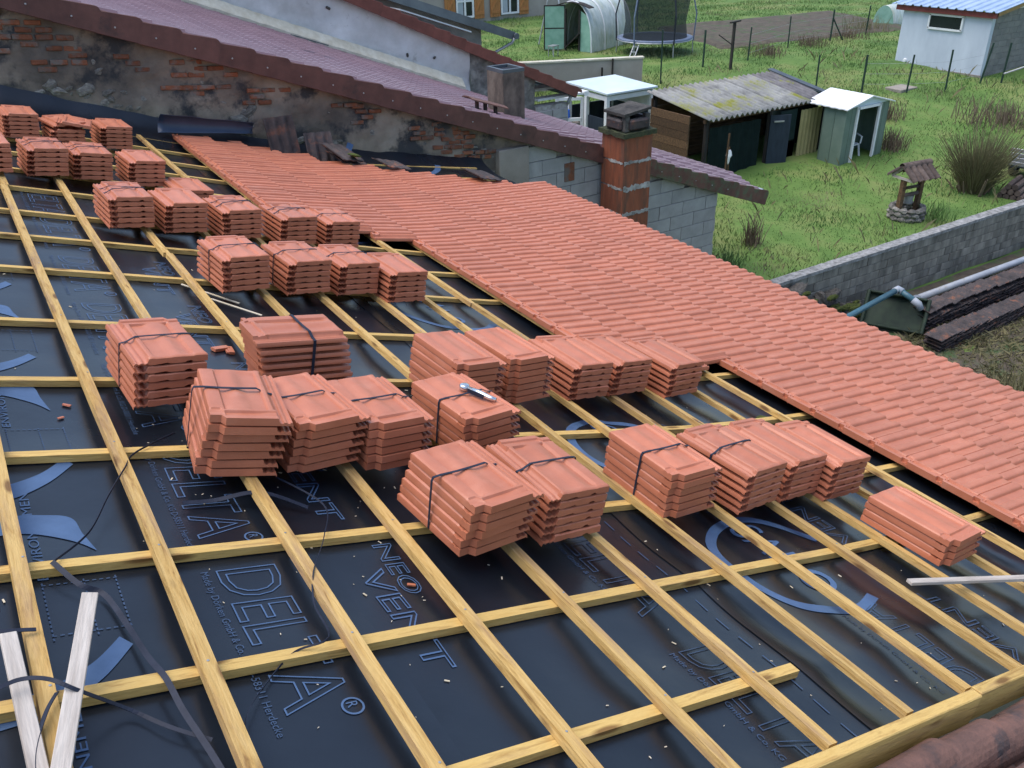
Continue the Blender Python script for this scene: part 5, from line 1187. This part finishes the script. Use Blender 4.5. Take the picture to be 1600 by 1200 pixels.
# wishing well
wl = empty('wishing_well', (20.15, 12.5, -5.59), R(-8), 'small decorative wishing well with stone ring and barrel tile roof', 'well')
rw_ = random.Random(2)
for row in range(3):
    for k in range(12):
        a = 2 * math.pi * (k + .5 * (row % 2)) / 12
        link('stone', ROCKS[(k + row) % 6].copy() if False else ROCKS[(k + row) % 6], None, wl, T(.38 * math.cos(a), .38 * math.sin(a), .06 + row * .11) @ RZ(a) @ Matrix.Diagonal((.16, .22, .13, 1)))
for s in (-1, 1): MB().bar((s * .30, 0, .1), (s * .30, 0, 1.05), .11).build('post', 'brown_wood', wl)
MB().tube([(-.32, 0, .62), (.32, 0, .62)], .05, 8).build('roller', 'log', wl); MB().bar((-.32, 0, .80), (.32, 0, .80), .06).build('cross_bar', 'log', wl); MB().bar((-.32, 0, .98), (.32, 0, .98), .06).build('cross_bar', 'brown_wood', wl)
for s in (-1, 1):
    for k in range(5):
        MB().sheet(lambda a, b: ((.085) * math.cos(math.pi * a), .52 * b, .07 * math.sin(math.pi * a)), 8, 2, .012).build('barrel_tile', 'log', wl, T(-.36 + k * .18, 0, 1.36) @ RZ(0 if s > 0 else math.pi) @ T(0 if s > 0 else 0, 0, 0) @ RX(R(-36)) if s > 0 else T(-.36 + k * .18, 0, 1.36) @ RZ(math.pi) @ RX(R(-36)))
    MB().bar((s * .36, -.34, 1.06), (s * .36, 0, 1.34), .05).bar((s * .36, .34, 1.06), (s * .36, 0, 1.34), .05).bar((s * .36, -.3, 1.06), (s * .36, .3, 1.06), .05).build('gable_frame', 'lath', wl)
MB().sheet(lambda a, b: (-.46 + .92 * b, .09 * math.cos(math.pi * a), 1.36 + .09 * math.sin(math.pi * a)), 8, 4, .012).build('ridge_tile', 'log', wl)
MB().lathe([(.0, 0), (.11, 0), (.13, .2), (.12, .2), (.1, .02)], 12).build('bucket', 'steel', wl, T(.02, .05, .38))

# leafless bush
bs = empty('bare_bush', (23.4, 12.75, -5.55), 0, 'bushy leafless shrub of many thin upright stems', 'bush')
rb = random.Random(4); mb = MB()
for k in range(620):
    a = rb.uniform(0, 6.28); r0 = rb.uniform(0, .32); ln = rb.uniform(.6, 1.65); sp = rb.uniform(.1, 1.0)
    p = [(r0 * math.cos(a), r0 * math.sin(a), 0), (r0 * math.cos(a) + sp * .4 * math.cos(a), r0 * math.sin(a) + sp * .4 * math.sin(a), ln * .5), ((r0 + sp) * math.cos(a + rb.uniform(-.2, .2)), (r0 + sp) * math.sin(a), ln)]
    mb.tube(p, [.010, .008, .004], 4, False)
tag(mb.build('stems', 'stem', bs), kind='stuff')
mb = MB()
for k in range(40):
    a = rb.uniform(0, 6.28); r0 = rb.uniform(0.1, .5)
    mb.tube([(r0 * math.cos(a), r0 * math.sin(a), 0), (r0 * 1.4 * math.cos(a), r0 * 1.4 * math.sin(a), rb.uniform(.2, .5))], [.03, .015], 5)
tag(mb.build('base_shoots', 'twig', bs), kind='stuff')
def brush(name, x, y, n, hgt, spread, material, seed, lab):
    rb = random.Random(seed); mb = MB(); e = empty(name, (x, y, (ground_z(x, y) if y > WALL_Y else YARD)), 0, lab, 'brush', 'dead brush in the gardens')
    for k in range(n):
        a = rb.uniform(0, 6.28); r0 = rb.uniform(0, spread); h = hgt * rb.uniform(.4, 1.1)
        bx, by = r0 * math.cos(a), r0 * math.sin(a); dx, dy = rb.uniform(-.4, .4), rb.uniform(-.4, .4)
        mb.tube([(bx, by, 0), (bx + dx * .5 * h, by + dy * .5 * h, h * .6), (bx + dx * h, by + dy * h, h)], [.012, .009, .004], 4, False)
    tag(mb.build('twigs', material, e), kind='stuff')
brush('dead_brush', 29.3, 15.6, 260, .7, 1.6, 'twig', 1, 'reddish brown dead brush mound at the right edge')
brush('dead_brush', 16.2, 6.5, 260, .6, .8, 'dry', 2, 'dry brown clump of weeds in the yard at the right edge')
brush('dead_brush', 15.6, 13.4, 60, .7, .25, 'twig', 3, 'dark upright weed stalks near the block wall corner')
brush('dead_brush', 24.6, 16.3, 130, .6, .5, 'twig', 6, 'dry weeds right of the sage metal shed')
brush('dead_brush', 26.8, 18.2, 120, .6, .6, 'twig', 7, 'brown weeds behind the sage metal shed')
brush('dead_brush', 13.9, 12.5, 80, .5, .4, 'grass', 8, 'green weeds at the foot of the block wall corner')
brush('dead_brush', 20.5, 11.9, 60, .5, .5, 'grass', 9, 'tuft of weeds in front of the wishing well')
brush('dead_brush', 39.5, 29.0, 120, .7, 1.2, 'dry', 10, 'straw coloured weeds before the small white tunnel')
for k, (x, y) in enumerate([(30.5, 26.9), (33.8, 27.6), (36.9, 27.9)]): brush('dead_brush', x, y, 120, .45, .9, 'twig', 20 + k, ['low brown weeds along the back fence, left part', 'low brown weeds along the back fence, middle part', 'low brown weeds along the back fence, right part'][k])

# small trailer and log pile
tl = empty('small_trailer', (25.6, 12.35, -5.5), R(8), 'grey steel garden trailer with one wheel showing at the right edge', 'trailer')
MB().box((-.75, -.5, .42), (1.0, .5, .47)).build('bed', 'zinc', tl)
for k in range(4): MB().box((-.75, -.52, .47 + k * .12), (1.0, -.49, .57 + k * .12)).build('side_board', 'steel', tl, bevel=.006)
for k in range(4): MB().box((-.78, -.5, .47 + k * .12), (-.75, .5, .57 + k * .12)).build('tail_board', 'steel', tl, bevel=.006)
MB().tube([(-.7, -.5, .95), (-.6, -.5, 1.15), (.9, -.5, 1.15), (1.0, -.5, .95)], .025, 6).build('hoop', 'steel', tl)
for y in (-.6, .52):
    wh = MB().lathe([(.17, 0), (.27, 0), (.30, .03), (.30, .11), (.27, .14), (.17, .14), (.17, 0)], 22).build('wheel', 'rubber', tl, T(-.05, y + .1, .30) @ RX(R(90)), smooth=False)
    MB().lathe([(0, .03), (.08, .03), (.17, .05), (.17, .10), (0, .10)], 18).build('rim', 'steel', wh)
lg = empty('log_pile', (23.5, 11.85, -5.59), R(15), 'small pile of dark logs on the garden side of the wall', 'logs')
for row in range(3):
    for k in range(4 - row):
        MB().tube([(0, -.3 + k * .17 + row * .085, .08 + row * .14), (1.1, -.3 + k * .17 + row * .085 + random.uniform(-.05, .05), .08 + row * .14)], .078, 9).build('log', 'log', lg)

# ------------------------------------------------------------------ block garden wall with coping, mossy rubble
gw = empty('garden_wall', (13.3, WALL_Y, YARD), 0, 'weathered concrete block garden wall with pale coping', 'wall')
MB().box((0.0, 0.03, -0.2), (17, 0.17, 1.30)).build('mortar_bed', 'gardenblock', gw)
GB = MB().box((0.005, 0, 0.005), (0.495, 0.08, 0.205)).mesh('garden_block', bevel=0.008); GB.materials.append(M['gardenblock'])
for i in range(6):
    for j in range(35):
        x = j * 0.5 - (0.25 if i % 2 else 0)
        if x < 0: continue
        link('concrete_block', GB, None, gw, T(x, 0.0 + random.uniform(-.006, .006), i * 0.21))
for j in range(17): MB().sheet(lambda a, b: (j * 1.0 + .996 * a, -0.03 + .26 * b, 1.345 + .012 * mnoise.noise(Vector((j * 5 + a * 7, b * 4, 2)))), 8, 3, .075).build('coping_slab', 'coping', gw)
rb = random.Random(8)
rp_ = empty('mossy_rubble', (14.6, WALL_Y - 0.15, YARD), 0, 'mossy heap of dark rubble against the left end of the garden wall', 'rubble')
for k in range(46):
    x = rb.uniform(-1.2, 1.9); z = rb.uniform(0, 1.15) * (1 - max(0, x) / 2.6); s = rb.uniform(.12, .3)
    me_ = rock_mesh('stone', 1, .7, .7, 50 + k, 2, .5); link('stone', me_, M['darkstone'], rp_, T(x, -.05 - .25 * (1 - z) * rb.random(), z) @ RY(rb.uniform(-1, 1)) @ Matrix.Diagonal((s, s, s * .7, 1)))
for k in range(26):
    x = rb.uniform(-1.0, 1.7); z = rb.uniform(.45, 1.15) * (1 - max(0, x) / 3.2); s = rb.uniform(.06, .17)
    me_ = rock_mesh('moss_cushion', 1, .6, .5, 90 + k, 2, .5); link('moss_cushion', me_, M['moss'], rp_, T(x, -.24 - .2 * (1 - z) * rb.random(), z) @ Matrix.Diagonal((s * 1.4, s, s, 1)))
# pipes, crate, old tile rows in the yard
pp = empty('blue_drain_pipe', (16.7, 10.14, -5.9), 0, 'blue grey plastic drain pipe with white elbow joints', 'pipe')
ipp = T(-16.7, -10.14, 5.9)
MB().tube([(13.2, 9.66, -5.92), (16.68, 10.14, -5.88)], .062, 12).build('pipe', 'bluepipe', pp, ipp, smooth=True); MB().tube([(16.74, 10.1, -5.88), (16.85, 9.72, -6.05)], .062, 12).build('pipe', 'bluepipe', pp, ipp, smooth=True)
MB().tube([(16.62, 10.13, -5.88), (16.74, 10.15, -5.87), (16.76, 10.04, -5.90)], .078, 12).build('elbow', 'greypipe', pp, ipp, smooth=True); MB().tube([(16.83, 9.80, -6.02), (16.86, 9.68, -6.08), (16.92, 9.65, -6.2)], .078, 12).build('elbow', 'greypipe', pp, ipp, smooth=True)
tag(MB().tube([(17.25, 10.5, YARD + .14), (18.25, 10.55, YARD + .14)], .13, 12).build('pipe_length', 'greypipe', smooth=True), 'thick short grey pipe length behind the dark crate', 'pipe')
tag(MB().tube([(18.3, 10.55, YARD + .18), (26, 10.45, YARD + .2)], .085, 12).build('pipe_length', 'greypipe', smooth=True), 'long pale grey pipe along the garden wall behind the tile rows', 'pipe')
ct = empty('plastic_tray', (16.75, 10.1, YARD + .05), 0, 'dark green rectangular tray tilted on edge beside the tile rows', 'tray')
mt = RZ(R(-62)) @ RX(R(52))
MB().box((-.62, -.36, -.03), (.62, .36, .0)).build('tray_bottom', 'crate', ct, T(0, 0, .33) @ mt)
for a, b in (((-.66, -.40, -.03), (-.58, .40, .13)), ((.58, -.40, -.03), (.66, .40, .13)), ((-.579, -.40, -.03), (.579, -.34, .13)), ((-.579, .34, -.03), (.579, .40, .13))): MB().box(a, b).build('tray_rim', 'crate', ct, T(0, 0, .33) @ mt, bevel=.02)
def tile_row(x0, x1, y, z, layers, lab, tilt, stepx=.2):
    e = empty('old_tile_row', (x0, y, z), 0, lab, 'tile pile', 'piles of old dark tiles in the yard')
    n = int((x1 - x0) / stepx)
    for L in range(layers):
        for k in range(n):
            link('old_tile', OLDS, None, e, T(k * stepx + random.uniform(-.012, .012), random.uniform(-.02, .02) - .21, .03 + L * .075 + random.uniform(0, .01)) @ RY(R(tilt + random.uniform(-2, 2))))
tile_row(16.6, 21.6, 8.95, YARD, 5, 'long pile of dark old tiles nearest the house in the yard', -9)
tile_row(17.15, 23.0, 9.65, YARD, 6, 'long pile of dark old tiles nearest the garden wall', -7)
e = empty('old_tile_row', (17.1, 9.66, YARD + .52), 0, 'loose old tiles laid flat on top of the wall side pile', 'tile pile', 'piles of old dark tiles in the yard')
for k in range(11): link('old_tile', OLDS, None, e, T(k * .42 + .1, -.2 + random.uniform(-.03, .03), .03) @ RZ(R(random.uniform(-6, 6))) @ RY(R(-6)) @ Matrix.Diagonal((1.2, 1, 1.3, 1)))
tag(MB().box((16.9, 9.3, YARD + .0), (21.5, 9.42, YARD + .12)).build('timber_bearer', 'brown_wood'), 'dark timber bearer lying between the two tile piles', 'timber')
